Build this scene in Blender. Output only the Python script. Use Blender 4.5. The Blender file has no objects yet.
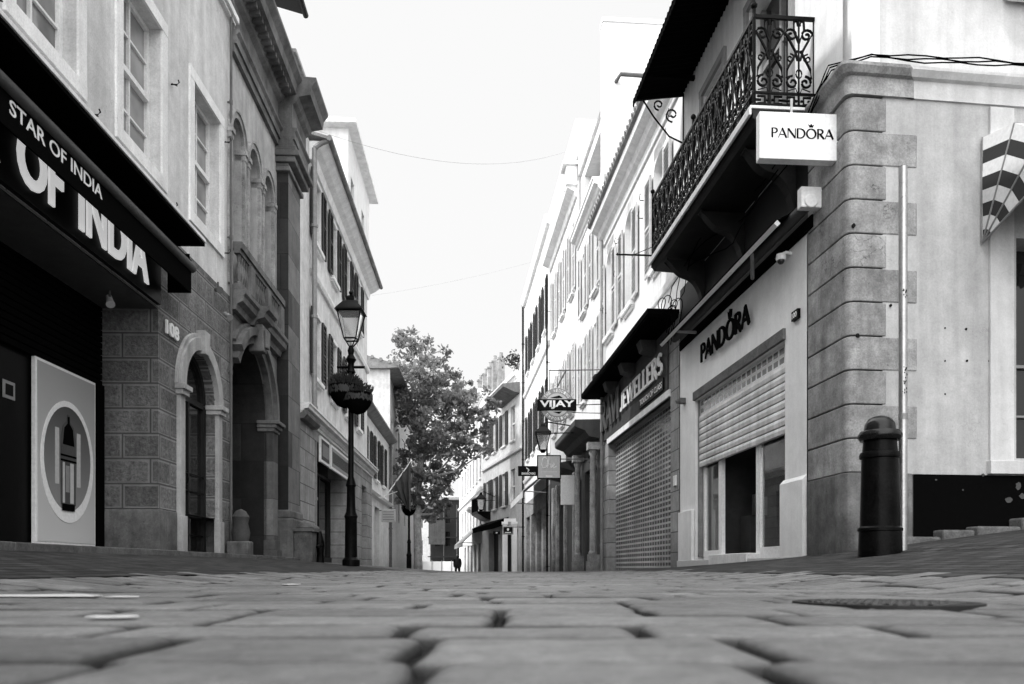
import bpy, bmesh, math, random
from mathutils import Vector, Matrix
random.seed(11)
R = math.radians
PI = math.pi
HC = 0.08             # the camera rests almost on the stones
SC = bpy.context.scene
COL = SC.collection

# ------------------------------------------------------------------ ground profile
def g(X, Y):
    z = 0.0
    if Y > 19: z -= (min(Y, 115) - 19) * 0.022
    aL = 0.245 if Y < 12 else max(0.05, 0.245 - (Y - 12) * 0.009)
    aR = 0.205 if Y < 8.5 else max(0.05, 0.205 - (Y - 8.5) * 0.0165)
    if X < -1.45: z += aL * min((-X - 1.45) / 2.45, 1.1)
    if X > 1.35: z += aR * min((X - 1.35) / 1.8, 1.05)
    if X > 3.0 and Y < 14: z += 0.125 * min(X - 3.0, 12)
    return z

# ------------------------------------------------------------------ frames
class Fr:
    """facade frame: u runs along the wall, w out of it, z up"""
    def __init__(s, ox, oy, dx, dy, nx, ny):
        s.o = (ox, oy); s.d = (dx, dy); s.n = (nx, ny)
    def P(s, u, w, z):
        return (s.o[0] + s.d[0]*u + s.n[0]*w, s.o[1] + s.d[1]*u + s.n[1]*w, z)
def street(xv, X0, sg):
    k = (xv - 512) / 800.0
    return Fr(X0, 0, k, 1, sg, -sg*k)
WORLD = Fr(0, 0, 1, 0, 0, -1)      # u = x, w = -y
LA = street(497, -3.79, 1)
LB = street(478, -3.52, 1)
LD = street(478, -4.20, 1)
RR = street(448, 3.80, -1)
RK = street(320, 10.75, -1)
RM = street(400, 5.48, -1)
CX, CY = 3.8 - .08*7.6, 7.6
ln = math.hypot(8.36, 1)
SW = Fr(CX, CY, 8.36/ln, 1/ln, 1/ln, -8.36/ln)

# ------------------------------------------------------------------ mesh builder
class MB:
    def __init__(s): s.v = []; s.f = []; s.mi = []; s.cur = 0
    def face(s, pts):
        b = len(s.v); s.v += [tuple(p) for p in pts]; s.f.append(tuple(range(b, b+len(pts)))); s.mi.append(s.cur)
    def hexa(s, p):
        b = len(s.v); s.v += [tuple(q) for q in p]
        for q in ((0,1,2,3),(4,7,6,5),(0,4,5,1),(1,5,6,2),(2,6,7,3),(3,7,4,0)):
            s.f.append(tuple(b+i for i in q)); s.mi.append(s.cur)
        return s
    def box(s, F, u0, u1, w0, w1, z0, z1):
        P = F.P
        return s.hexa([P(u0,w0,z0),P(u1,w0,z0),P(u1,w1,z0),P(u0,w1,z0),P(u0,w0,z1),P(u1,w0,z1),P(u1,w1,z1),P(u0,w1,z1)])
    def wbox(s, x0, x1, y0, y1, z0, z1):
        return s.hexa([(x0,y0,z0),(x1,y0,z0),(x1,y1,z0),(x0,y1,z0),(x0,y0,z1),(x1,y0,z1),(x1,y1,z1),(x0,y1,z1)])
    def loft(s, rings, closed=True, caps=True):
        b = len(s.v); n = len(rings[0])
        for r in rings: s.v += [tuple(p) for p in r]
        for i in range(len(rings)-1):
            for j in range(n if closed else n-1):
                k = (j+1) % n
                s.f.append((b+i*n+j, b+i*n+k, b+(i+1)*n+k, b+(i+1)*n+j)); s.mi.append(s.cur)
        if caps and closed:
            s.f.append(tuple(b+j for j in range(n))); s.mi.append(s.cur)
            s.f.append(tuple(b+(len(rings)-1)*n+j for j in range(n))); s.mi.append(s.cur)
        return s
    def prism(s, F, prof, u0, u1):          # prof in (w, z), swept along u
        return s.loft([[F.P(u,w,z) for w, z in prof] for u in (u0, u1)])
    def slab(s, F, outline, w0, w1):        # outline in (u, z), swept along w
        return s.loft([[F.P(u,w,z) for u, z in outline] for w in (w0, w1)])
    def plan(s, pts, z0, z1):
        return s.loft([[(x,y,z) for x, y in pts] for z in (z0, z1)])
    def tube(s, pts, r, n=6, closed=False):
        pts = [Vector(p) for p in pts]; rings = []
        m = len(pts)
        for i, p in enumerate(pts):
            a = pts[i-1] if (i or closed) else p
            c = pts[(i+1) % m] if (i < m-1 or closed) else p
            t = (c - a)
            if t.length < 1e-9: t = Vector((0,0,1))
            t.normalize()
            up = Vector((0,0,1)) if abs(t.z) < .97 else Vector((1,0,0))
            x = t.cross(up).normalized(); y = x.cross(t)
            rr = r[i] if isinstance(r, (list, tuple)) else r
            rings.append([p + (x*math.cos(2*PI*k/n) + y*math.sin(2*PI*k/n))*rr for k in range(n)])
        if closed: rings.append(rings[0])
        return s.loft(rings, True, not closed)
    def lathe(s, c, prof, n=20, a0=0):
        rings = []
        for r, z in prof:
            rings.append([(c[0]+r*math.cos(a0+2*PI*k/n), c[1]+r*math.sin(a0+2*PI*k/n), c[2]+z) for k in range(n)])
        return s.loft(rings)
    def ball(s, c, r, n=10, sz=1.0):
        prof = [(max(1e-4, r*math.sin(PI*i/n)), -r*sz*math.cos(PI*i/n)) for i in range(n+1)]
        return s.lathe(c, prof, n*2)
    def cut(s):
        s.__dict__.setdefault('cuts', []).append((len(s.v), len(s.f)))
    def build(s, name, mat, parent=None, loc=None, smooth=False, bevel=0, sharp=35):
        if getattr(s, 'cuts', None):
            cs = [(0, 0)] + s.cuts + [(len(s.v), len(s.f))]; o = None
            for (a, fa), (b, fb) in zip(cs[:-1], cs[1:]):
                if fb == fa: continue
                q = MB(); q.v = s.v[a:b]; q.f = [tuple(i-a for i in f) for f in s.f[fa:fb]]; q.mi = s.mi[fa:fb]
                o = q.build(name, mat, parent, loc, smooth, bevel, sharp)
            return o
        me = bpy.data.meshes.new(name)
        if parent is not None:
            r = parent
            while r.parent: r = r.parent
            L = Vector(r.location)
        else: L = Vector(loc or (0,0,0))
        me.from_pydata([tuple(Vector(v) - L) for v in s.v], [], s.f)
        mats = mat if isinstance(mat, (list, tuple)) else [mat]
        for m in mats: me.materials.append(m)
        for p, k in zip(me.polygons, s.mi): p.material_index = k
        bm = bmesh.new(); bm.from_mesh(me)
        bmesh.ops.remove_doubles(bm, verts=bm.verts, dist=1e-5)
        bmesh.ops.recalc_face_normals(bm, faces=bm.faces)
        if smooth:
            for f in bm.faces: f.smooth = True
            for e in bm.edges:
                if len(e.link_faces) == 2 and e.calc_face_angle(0) > R(sharp): e.smooth = False
        bm.to_mesh(me); bm.free()
        o = bpy.data.objects.new(name, me); COL.objects.link(o)
        if parent is not None: o.parent = parent
        else: o.location = L
        if bevel:
            b = o.modifiers.new('bevel', 'BEVEL'); b.width = bevel; b.segments = 2; b.limit_method = 'ANGLE'; b.angle_limit = R(40)
        return o

def thing(name, label, cat, loc=(0,0,0), group=None):
    o = bpy.data.objects.new(name, None); COL.objects.link(o); o.location = loc; o.empty_display_size = .1
    o['label'] = label; o['category'] = cat
    if group: o['group'] = group
    return o
def tag(o, label, cat, group=None):
    o['label'] = label; o['category'] = cat
    if group: o['group'] = group
    return o
def struct(o): o['kind'] = 'structure'; return o
def copy_tree(o, parent=None):
    c = o.copy(); COL.objects.link(c)
    if parent is not None: c.parent = parent
    for ch in list(o.children): copy_tree(ch, c)
    return c

# ------------------------------------------------------------------ materials (all grey: the photograph is black and white)
def nodes(name):
    m = bpy.data.materials.new(name); m.use_nodes = True
    nt = m.node_tree; b = nt.nodes['Principled BSDF']
    return m, nt, b
def G(v): return (v, v, v, 1)
def addn(nt, t, **kw):
    n = nt.nodes.new(t)
    for k, v in kw.items(): setattr(n, k, v)
    return n
def math_(nt, op, a, b=None, clamp=False):
    n = nt.nodes.new('ShaderNodeMath'); n.operation = op; n.use_clamp = clamp
    for i, x in enumerate((a, b)):
        if x is None: continue
        if isinstance(x, (int, float)): n.inputs[i].default_value = x
        else: nt.links.new(x, n.inputs[i])
    return n.outputs[0]
def noise(nt, scale, detail=5, rough=.6, stretch=(1,1,1)):
    geo = nt.nodes.new('ShaderNodeNewGeometry'); mp = nt.nodes.new('ShaderNodeMapping')
    mp.inputs['Scale'].default_value = stretch
    n = nt.nodes.new('ShaderNodeTexNoise'); n.inputs['Scale'].default_value = scale
    n.inputs['Detail'].default_value = detail; n.inputs['Roughness'].default_value = rough
    nt.links.new(geo.outputs['Position'], mp.inputs[0]); nt.links.new(mp.outputs[0], n.inputs['Vector'])
    return n.outputs[0]
def ramp(nt, src, a, b, va, vb):
    r = nt.nodes.new('ShaderNodeMapRange'); r.clamp = True
    for i, x in enumerate((a, b, va, vb)): r.inputs[i+1].default_value = x
    nt.links.new(src, r.inputs[0]); return r.outputs[0]
def grey(nt, b, val):
    c = nt.nodes.new('ShaderNodeCombineColor')
    for i in range(3): nt.links.new(val, c.inputs[i])
    nt.links.new(c.outputs[0], b.inputs['Base Color'])
def bump(nt, b, h, strength=.4, dist=.01):
    n = nt.nodes.new('ShaderNodeBump'); n.inputs['Strength'].default_value = strength; n.inputs['Distance'].default_value = dist
    nt.links.new(h, n.inputs['Height']); nt.links.new(n.outputs[0], b.inputs['Normal'])
def grime(nt, k=.5):
    """dark pits, hairline cracks, scuffs and splash dirt near the pavement"""
    pits = ramp(nt, noise(nt, 26, 4, .7), .64, .72, 1, 1-.55*k)
    geo = nt.nodes.new('ShaderNodeNewGeometry'); sp = nt.nodes.new('ShaderNodeSeparateXYZ'); nt.links.new(geo.outputs['Position'], sp.inputs[0])
    base = ramp(nt, math_(nt, 'ADD', sp.outputs[2], math_(nt, 'MULTIPLY', noise(nt, 3, 4, .7), .6)), .35, 1.0, 1-.55*k, 1)
    mot = ramp(nt, noise(nt, 4.5, 6, .75), .38, .66, 1-.38*k, 1+.14*k)
    vo = nt.nodes.new('ShaderNodeTexVoronoi'); vo.feature = 'DISTANCE_TO_EDGE'; vo.inputs['Scale'].default_value = .9
    ad = nt.nodes.new('ShaderNodeVectorMath'); ad.operation = 'ADD'
    nz = nt.nodes.new('ShaderNodeTexNoise'); nz.inputs['Scale'].default_value = 3; nz.inputs['Detail'].default_value = 6
    nt.links.new(geo.outputs['Position'], nz.inputs['Vector']); nt.links.new(geo.outputs['Position'], ad.inputs[0]); nt.links.new(nz.outputs['Color'], ad.inputs[1]); nt.links.new(ad.outputs[0], vo.inputs['Vector'])
    crack = ramp(nt, math_(nt, 'ADD', vo.outputs['Distance'], ramp(nt, noise(nt, .8, 2, .5), .45, .6, .0, .05)), .0, .006, 1-.6*k, 1)
    return math_(nt, 'MULTIPLY', math_(nt, 'MULTIPLY', pits, base), math_(nt, 'MULTIPLY', mot, crack))
def surf(name, v, rough=.8, var=.25, scale=1.2, streak=.2, fine=.12, bs=.3, bd=.006, metal=0, fscale=60, spec=.25, dirt=.5):
    """weathered plain surface: big blotches, vertical streaks and fine grain"""
    m, nt, b = nodes(name)
    n1 = ramp(nt, noise(nt, scale, 5, .65), .3, .72, 1-var, 1+var*.5)
    n2 = ramp(nt, noise(nt, 6, 4, .6, (1,1,.07)), .35, .75, 1+streak*.3, 1-streak)
    nf = noise(nt, fscale, 3, .6)
    n3 = ramp(nt, nf, .3, .7, 1-fine, 1+fine)
    val = math_(nt, 'MULTIPLY', math_(nt, 'MULTIPLY', n1, n2), math_(nt, 'MULTIPLY', n3, v))
    if dirt: val = math_(nt, 'MULTIPLY', val, grime(nt, dirt))
    grey(nt, b, math_(nt, 'MINIMUM', val, .9))
    b.inputs['Roughness'].default_value = rough; b.inputs['Metallic'].default_value = metal; b.inputs['Specular IOR Level'].default_value = spec
    if bs: bump(nt, b, nf, bs, bd)
    return m
def coord2(nt, ax):
    geo = nt.nodes.new('ShaderNodeNewGeometry'); sp = nt.nodes.new('ShaderNodeSeparateXYZ'); cb = nt.nodes.new('ShaderNodeCombineXYZ')
    nt.links.new(geo.outputs['Position'], sp.inputs[0])
    nt.links.new(sp.outputs[ax[0]], cb.inputs[0]); nt.links.new(sp.outputs[ax[1]], cb.inputs[1])
    return cb.outputs[0]
def brickmat(name, ax, bw, rh, mortar, v, vm, var=.2, rock=0, off=.5, bd=.012, z0=0, rough=.8, edge=None, smooth=.1):
    """blocks laid in courses; rock > 0 gives each block a rough hewn face inside a flat margin"""
    m, nt, b = nodes(name)
    c = coord2(nt, ax); mp = nt.nodes.new('ShaderNodeMapping'); mp.inputs['Location'].default_value = (0, -z0, 0)
    nt.links.new(c, mp.inputs[0])
    def br(mort, sm):
        t = nt.nodes.new('ShaderNodeTexBrick'); t.inputs['Scale'].default_value = 1
        t.inputs['Brick Width'].default_value = bw; t.inputs['Row Height'].default_value = rh
        t.inputs['Mortar Size'].default_value = mort; t.inputs['Mortar Smooth'].default_value = sm
        t.inputs['Color1'].default_value = G(1-var); t.inputs['Color2'].default_value = G(1+var*.5); t.inputs['Mortar'].default_value = G(1)
        t.offset = off; nt.links.new(mp.outputs[0], t.inputs['Vector']); return t
    t = br(mortar, smooth)
    tone = nt.nodes.new('ShaderNodeRGBToBW'); nt.links.new(t.outputs['Color'], tone.inputs[0])
    big = ramp(nt, noise(nt, 1.0, 5, .65), .3, .7, .78, 1.14)
    st = ramp(nt, noise(nt, 7, 4, .6, (1,1,.08)), .4, .75, 1.05, .8)
    fine = noise(nt, 45 if not rock else 24, 5, .7)
    fr = ramp(nt, fine, .3, .7, 1-.12-rock*.35, 1.12+rock*.3)
    body = math_(nt, 'MULTIPLY', math_(nt, 'MULTIPLY', big, st), math_(nt, 'MULTIPLY', tone.outputs[0], fr))
    inv = math_(nt, 'SUBTRACT', 1, t.outputs['Fac'])
    if rock:
        t2 = br(mortar*3.0, .15); inv2 = math_(nt, 'SUBTRACT', 1, t2.outputs['Fac'])
        margin = math_(nt, 'MULTIPLY', math_(nt, 'SUBTRACT', 1, inv2), v*(edge or 1.25))
        core = math_(nt, 'MULTIPLY', math_(nt, 'MULTIPLY', body, v), inv2)
        face = math_(nt, 'ADD', core, math_(nt, 'MULTIPLY', margin, big))
        h = math_(nt, 'ADD', math_(nt, 'MULTIPLY', math_(nt, 'MULTIPLY', fine, 1.8), inv2), math_(nt, 'MULTIPLY', inv, .8))
    else:
        face = math_(nt, 'MULTIPLY', body, v)
        h = math_(nt, 'ADD', inv, math_(nt, 'MULTIPLY', fine, .25))
    val = math_(nt, 'MULTIPLY', math_(nt, 'ADD', math_(nt, 'MULTIPLY', face, inv), math_(nt, 'MULTIPLY', t.outputs['Fac'], vm)), grime(nt, .6))
    grey(nt, b, val); b.inputs['Roughness'].default_value = rough; b.inputs['Specular IOR Level'].default_value = .15
    bump(nt, b, h, .8, bd if not rock else bd*2)
    return m
def flat(name, v, rough=.6, metal=0, spec=.3):
    m, nt, b = nodes(name)
    n3 = ramp(nt, noise(nt, 30, 3, .6), .3, .7, v*.9, v*1.08); grey(nt, b, n3)
    b.inputs['Roughness'].default_value = rough; b.inputs['Metallic'].default_value = metal; b.inputs['Specular IOR Level'].default_value = spec
    return m
def glassmat(name, v=.02, rough=.06, wob=.15):
    m, nt, b = nodes(name); b.inputs['Base Color'].default_value = G(v)
    grey(nt, b, ramp(nt, noise(nt, 1.4, 3, .5), .3, .7, v*.5, v*1.7))
    b.inputs['Roughness'].default_value = rough; b.inputs['IOR'].default_value = 1.6
    bump(nt, b, noise(nt, 2.2, 2, .5), wob, .02)
    return m

M = {}
def clearglass():
    m, nt, b = nodes('clear_shop_glass'); b.inputs['Base Color'].default_value = G(.9); b.inputs['Roughness'].default_value = .02
    b.inputs['Transmission Weight'].default_value = 1.0; b.inputs['IOR'].default_value = 1.5; return m
M['clearglass'] = clearglass()
M['plaster'] = surf('aged_plaster', .66, .85, .2, .8, .22, dirt=.4)
M['plaster_trim'] = surf('painted_trim', .84, .7, .12, 2, .14, dirt=.3)
M['plaster_white'] = surf('white_plaster', .78, .8, .10, .7, .14, .05, dirt=.22)
M['plaster_cream'] = surf('cream_plaster', .62, .8, .14, .7, .15, .06)
M['plaster_left'] = surf('pale_render', .70, .8, .2, .8, .22, .06)
M['shop_white'] = surf('shop_paint', .87, .6, .08, 1.3, .08, .04, dirt=.2)
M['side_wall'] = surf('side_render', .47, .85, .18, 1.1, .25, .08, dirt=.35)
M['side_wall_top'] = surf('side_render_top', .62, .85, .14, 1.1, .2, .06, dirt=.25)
M['quoin'] = surf('grey_dressed_stone', .35, .85, .3, 1.6, .3, .2, dirt=1.0)
M['quoin_light'] = surf('grey_stone_lighter', .40, .85, .3, 2.1, .3, .2, dirt=1.0)
M['groove'] = flat('joint_shadow', .012, .9, 0, .05)
M['rock'] = brickmat('rock_faced_blocks', (1,2), .56, .28, .010, .22, .10, .38, rock=1, z0=.74-.28*3)
M['rock_x'] = brickmat('rock_faced_blocks_side', (0,2), .62, .28, .010, .18, .08, .35, rock=1, z0=.74-.28*3)
M['plinth'] = surf('smooth_plinth', .19, .85, .35, 2.0, .4, .14, dirt=1.0)
M['bank_stone'] = brickmat('bank_ashlar', (1,2), 1.1, .62, .006, .17, .07, .6)
M['bank_stone_shaded'] = brickmat('bank_ashlar_shaded_side', (0,2), .9, .62, .006, .04, .02, .45)  # darker copy of the bank ashlar, shade put into its colour
M['bank_trim'] = surf('bank_moulding', .17, .8, .55, 1.8, .35, .14)
M['bank_pale'] = surf('bank_pale_render', .46, .85, .2, 1.0, .3, .08)
M['ashlar'] = brickmat('shop_pier_ashlar', (1,2), .8, .34, .009, .34, .10, .12)
M['ashlar_x'] = brickmat('shop_pier_ashlar_side', (0,2), .8, .34, .009, .27, .08, .12)
M['black'] = flat('black_paint', .004, .4, 0, .05)
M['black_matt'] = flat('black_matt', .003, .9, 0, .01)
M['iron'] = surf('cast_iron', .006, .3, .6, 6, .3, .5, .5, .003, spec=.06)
M['dark_wood_and_shade'] = surf('dark_wood_and_shade', .016, .6, .3, 3, .2, .2)  # dark timber, also the painted shade on the wall under the balcony
M['darkstone'] = surf('dark_shopfront_stone', .07, .7, .3, 2, .3, .12)
M['soffit'] = surf('grey_soffit', .08, .6, .15, 2, 0, .06)
M['roof'] = surf('roof_tiles', .22, .9, .35, 3, .1, .3)
M['glass'] = glassmat('window_glass', .05)
M['curtained'] = glassmat('curtained_glass', .22, .08)
M['shopglass'] = glassmat('shop_glass', .012, .03)
M['blind'] = surf('lit_blind', .62, .8, .08, 2, .1, .05)
M['white'] = flat('white_letters', .82, .45)
M['sign_white'] = flat('white_sign_panel', .86, .35)
M['glow_letters'] = flat('glowing_letters', .9, .4)
M['glow_letters'].node_tree.nodes['Principled BSDF'].inputs['Emission Color'].default_value = G(1); M['glow_letters'].node_tree.nodes['Principled BSDF'].inputs['Emission Strength'].default_value = .45  # weak glow added to brighten the letters, not a lamp
M['steel'] = surf('galvanised_steel', .45, .35, .15, 3, .15, .12, .1, .001, .8)
M['zinc'] = surf('zinc_pipe', .28, .5, .2, 3, .2, .1, .1, .002, .3)
M['pipe'] = surf('painted_pipe', .12, .6, .2, 3, .2, .1, .1, .002)
M['grey_mid'] = flat('mid_grey', .25, .6)
M['grey_light'] = flat('light_grey', .5, .6)
M['letters'] = flat('black_letters', .004, .9, 0, .01)
M['shutter_dark'] = surf('dark_louvre_paint', .035, .6, .25, 4, .2, .15)
M['shutter_white'] = surf('white_louvre_paint', .66, .6, .15, 4, .2, .08)
M['slat'] = surf('roller_slat', .76, .45, .15, 2.5, .4, .08, .1, .002, dirt=.35)
M['slat_grey'] = surf('roller_slat_grey', .26, .45, .2, 2.5, .25, .1, .1, .002)
M['bark'] = surf('plane_bark', .36, .9, .5, 5, .2, .3, .6, .02)
M['flag'] = flat('flag_cloth', .05, .8)
M['cloth_dark'] = flat('dark_clothes', .02, .8)
M['skin'] = flat('skin', .3, .6)
M['stripe_a'] = flat('awning_stripe_dark', .025, .8)
M['stripe_b'] = flat('awning_stripe_light', .60, .8)
M['canvas'] = surf('pale_canvas', .55, .8, .15, 3, .2, .1)
M['bollard_top'] = surf('worn_iron', .008, .22, .3, 8, 0, .2, .2, .002, spec=.25)
M['kerb'] = surf('kerb_stone', .15, .85, .4, 6, .1, .25, .6, .01)
def leafmat():
    m, nt, b = nodes('leaves'); geo = nt.nodes.new('ShaderNodeNewGeometry')
    n = nt.nodes.new('ShaderNodeTexNoise'); n.inputs['Scale'].default_value = 1.6; nt.links.new(geo.outputs['Position'], n.inputs['Vector'])
    v = math_(nt, 'MULTIPLY', ramp(nt, n.outputs[0], .35, .65, .05, .19), ramp(nt, geo.outputs['Random Per Island'], 0, 1, .6, 1.7))
    grey(nt, b, v); b.inputs['Roughness'].default_value = .5
    tr = nt.nodes.new('ShaderNodeBsdfTranslucent'); tr.inputs[0].default_value = G(.35)
    mx = nt.nodes.new('ShaderNodeMixShader'); mx.inputs[0].default_value = .35
    out = nt.nodes['Material Output']
    nt.links.new(b.outputs[0], mx.inputs[1]); nt.links.new(tr.outputs[0], mx.inputs[2]); nt.links.new(mx.outputs[0], out.inputs[0])
    return m
M['leaf'] = leafmat()
M['leaf_dark'] = flat('basket_leaves', .035, .7)
def settmat():
    m, nt, b = nodes('paving_setts'); geo = nt.nodes.new('ShaderNodeNewGeometry')
    a = ramp(nt, geo.outputs['Random Per Island'], 0, 1, .72, 1.22)
    n1 = ramp(nt, noise(nt, 2.2, 5, .6), .3, .7, .62, 1.22)
    nf = noise(nt, 140, 6, .85); n2 = ramp(nt, nf, .32, .68, .5, 1.45)
    n4 = ramp(nt, noise(nt, 22, 6, .75), .35, .68, .7, 1.2)
    at = nt.nodes.new('ShaderNodeAttribute'); at.attribute_name = 'wear'
    v = math_(nt, 'MULTIPLY', math_(nt, 'MULTIPLY', math_(nt, 'MULTIPLY', a, n4), n1), math_(nt, 'MULTIPLY', n2, .15))
    v = math_(nt, 'MULTIPLY', v, ramp(nt, at.outputs['Fac'], .1, 1, .06, 1))
    grey(nt, b, v)
    nt.links.new(ramp(nt, noise(nt, 12, 3, .6), .3, .7, .38, .7), b.inputs['Roughness'])
    bump(nt, b, math_(nt, 'ADD', nf, math_(nt, 'MULTIPLY', noise(nt, 35, 3, .6), 1.5)), .55, .003)
    return m
M['sett'] = settmat()
M['joint'] = surf('joint_grit', .010, .95, .4, 12, 0, .4, .8, .004)
M['pave'] = brickmat('small_brick_paving', (1,0), .22, .11, .012, .075, .012, .5, bd=.012)
M['farroad'] = brickmat('far_setts', (0,1), .26, .15, .008, .2, .06, .3)
M['earth'] = surf('far_ground', .14, .95, .3, .3, 0, .2)

def perforated(name, ax, bw, rh, gap, vbar, vhole):
    m, nt, b = nodes(name)
    c = coord2(nt, ax); t = nt.nodes.new('ShaderNodeTexBrick'); t.offset = 0
    t.inputs['Scale'].default_value = 1; t.inputs['Brick Width'].default_value = bw; t.inputs['Row Height'].default_value = rh
    t.inputs['Mortar Size'].default_value = gap; t.inputs['Mortar Smooth'].default_value = .05
    nt.links.new(c, t.inputs['Vector'])
    f = t.outputs['Fac']
    bars = math_(nt, 'MULTIPLY', ramp(nt, noise(nt, .9, 5, .65), .35, .65, vbar*.55, vbar*1.25), f)
    grey(nt, b, math_(nt, 'ADD', bars, math_(nt, 'MULTIPLY', math_(nt, 'SUBTRACT', 1, f), vhole)))
    nt.links.new(ramp(nt, f, 0, 1, .12, .4), b.inputs['Roughness'])
    bump(nt, b, f, .9, .01)
    return m
M['perf'] = perforated('perforated_shutter', (1,2), .19, .10, .020, .40, .025)
M['perf_white'] = perforated('perforated_white_shutter', (1,2), .17, .11, .022, .70, .12)

# ------------------------------------------------------------------ lettering
def text_tris(s, bold=0.0, shear=0.0):
    cu = bpy.data.curves.new('lettering', 'FONT'); cu.body = s; cu.offset = bold; cu.shear = shear; cu.resolution_u = 4; cu.fill_mode = 'FRONT'
    o = bpy.data.objects.new('lettering', cu); COL.objects.link(o)
    dg = bpy.context.evaluated_depsgraph_get(); me = bpy.data.meshes.new_from_object(o.evaluated_get(dg))
    v = [tuple(p.co) for p in me.vertices]; f = [tuple(p.vertices) for p in me.polygons]
    bpy.data.objects.remove(o); bpy.data.curves.remove(cu); bpy.data.meshes.remove(me)
    return v, f
def put_text(mb, T, s, a0, a1, b0, b1, th=.01, bold=0.0, shear=0.0):
    """T(a,b,c) -> point; the string fills a0..a1 by b0..b1"""
    v, f = text_tris(s, bold, shear)
    xs = [p[0] for p in v]; ys = [p[1] for p in v]
    x0, x1, y0, y1 = min(xs), max(xs), min(ys), max(ys)
    def mp(p, c): return T(a0+(p[0]-x0)/(x1-x0)*(a1-a0), b0+(p[1]-y0)/(y1-y0)*(b1-b0), c)
    b = len(mb.v); n = len(v)
    mb.v += [mp(p, th) for p in v] + [mp(p, 0) for p in v]
    cnt = {}
    for q in f:
        mb.f.append(tuple(b+i for i in q)); mb.mi.append(mb.cur)
        for i in range(len(q)):
            e = (q[i], q[(i+1) % len(q)]); cnt[e] = 1
    for (i, j) in cnt:
        if (j, i) not in cnt:
            mb.f.append((b+i, b+j, b+n+j, b+n+i)); mb.mi.append(mb.cur)
def arc(cx, cy, rx, ry, a0, a1, w0, w1, n=16):
    """arc whose width swells from w0 (at the ends of the vertical axis) to w1 (sides)"""
    out = []
    for i in range(n+1):
        a = R(a0+(a1-a0)*i/n); t = abs(math.cos(a))
        out.append((cx+rx*math.cos(a), cy+ry*math.sin(a), w0+(w1-w0)*t))
    return out
TK, TN = .15, .06
GL = {
 'P': (.60, [[(.10,0,TK),(.10,1,TK)], [(.10,.97,TN),(.28,.97,TN)]+arc(.28,.73,.24,.24,90,-90,TN,TK,10)+[(.10,.49,TN)]]),
 'A': (.80, [[(.03,0,TN),(.39,1,TN)], [(.37,1,TK),(.74,0,TK)], [(.17,.33,TN),(.60,.33,TN)]]),
 'N': (.82, [[(.08,0,TN+.01),(.08,1,TN+.01)], [(.10,.97,TK),(.70,.03,TK)], [(.72,0,TN+.01),(.72,1,TN+.01)]]),
 'D': (.84, [[(.10,0,TK),(.10,1,TK)], [(.10,.97,TN),(.30,.97,TN)]+arc(.30,.5,.42,.47,90,-90,TN,TK,14)+[(.10,.03,TN)]]),
 'O': (.96, [arc(.46,.5,.39,.475,0,360,TN,TK,28)]),
 'R': (.68, [[(.10,0,TK),(.10,1,TK)], [(.10,.97,TN),(.28,.97,TN)]+arc(.28,.74,.24,.23,90,-90,TN,TK,10)+[(.10,.51,TN)], [(.27,.50,TK),(.62,0,TK)]]),
 'V': (.78, [[(.03,1,TK),(.38,0,TK)], [(.38,0,TN),(.72,1,TN)]]),
 'I': (.30, [[(.12,0,TK),(.12,1,TK)]]),
 'J': (.46, [[(.28,1,TK),(.28,.2,TK)]+arc(.13,.2,.15,.22,0,-150,TN,TK,8)]),
 'E': (.62, [[(.10,0,TK),(.10,1,TK)], [(.10,.96,TN+.02),(.52,.96,TN+.02)], [(.10,.52,TN+.02),(.44,.52,TN+.02)], [(.10,.04,TN+.02),(.55,.04,TN+.02)]]),
 'W': (1.1, [[(.03,1,TK),(.28,0,TK)], [(.28,0,TN),(.53,1,TN)], [(.50,1,TK),(.76,0,TK)], [(.76,0,TN),(1.0,1,TN)]]),
 'L': (.56, [[(.10,0,TK),(.10,1,TK)], [(.10,.04,TN+.02),(.52,.04,TN+.02)]]),
 'S': (.58, [[(.46,.84,TN)]+[(.28+.19*math.cos(R(a)), .74+.22*math.sin(R(a)), TN+(TK-TN)*(1 if a > 150 else .2)) for a in range(40, 271, 23)]
            +[(.28+.21*math.cos(R(a)), .26+.23*math.sin(R(a)), TN+(TK-TN)*(1 if abs(a) < 40 else .2)) for a in range(90, -141, -23)]]),
 ' ': (.38, []),
}
def ribbon(mb, T, pts, sc, sy, a, b, th, bold):
    n = len(pts); P = [Vector((p[0]*sc, p[1]*sy)) for p in pts]; Lr = []; Rr = []
    for i in range(n):
        t = P[min(i+1, n-1)] - P[max(i-1, 0)]
        if (P[0]-P[-1]).length < 1e-6 and i in (0, n-1): t = P[1] - P[-2]
        t.normalize(); nn = Vector((-t.y, t.x)); h = (pts[i][2]+bold)*sc/2
        Lr.append(P[i]+nn*h); Rr.append(P[i]-nn*h)
    rings = [[T(a+l.x, b+l.y, th), T(a+r.x, b+r.y, th), T(a+r.x, b+r.y, 0), T(a+l.x, b+l.y, 0)] for l, r in zip(Lr, Rr)]
    mb.loft(rings)
def put_serif(mb, T, s, a0, a1, b0, b1, th=.012, bold=0.0, serif=False):
    tot = sum(GL[c][0] for c in s); sc = (a1-a0)/tot; sy = (b1-b0); a = a0; k = 0
    for c in s:
        w, st = GL[c]
        for p in st:
            k += 1; ribbon(mb, T, p, sc, sy, a, b0, th+k*.00025, bold)
            if serif and len(p) == 2 and abs(p[0][0]-p[1][0]) < .4 and abs(p[0][1]-p[1][1]) > .9:
                for q in p:
                    k += 1; yy = .03 if q[1] < .5 else .97
                    ribbon(mb, T, [(q[0]-.13, yy, .06), (q[0]+.13, yy, .06)], sc, sy, a, b0, th+k*.00025, bold*.5)
        a += w*sc

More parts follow.
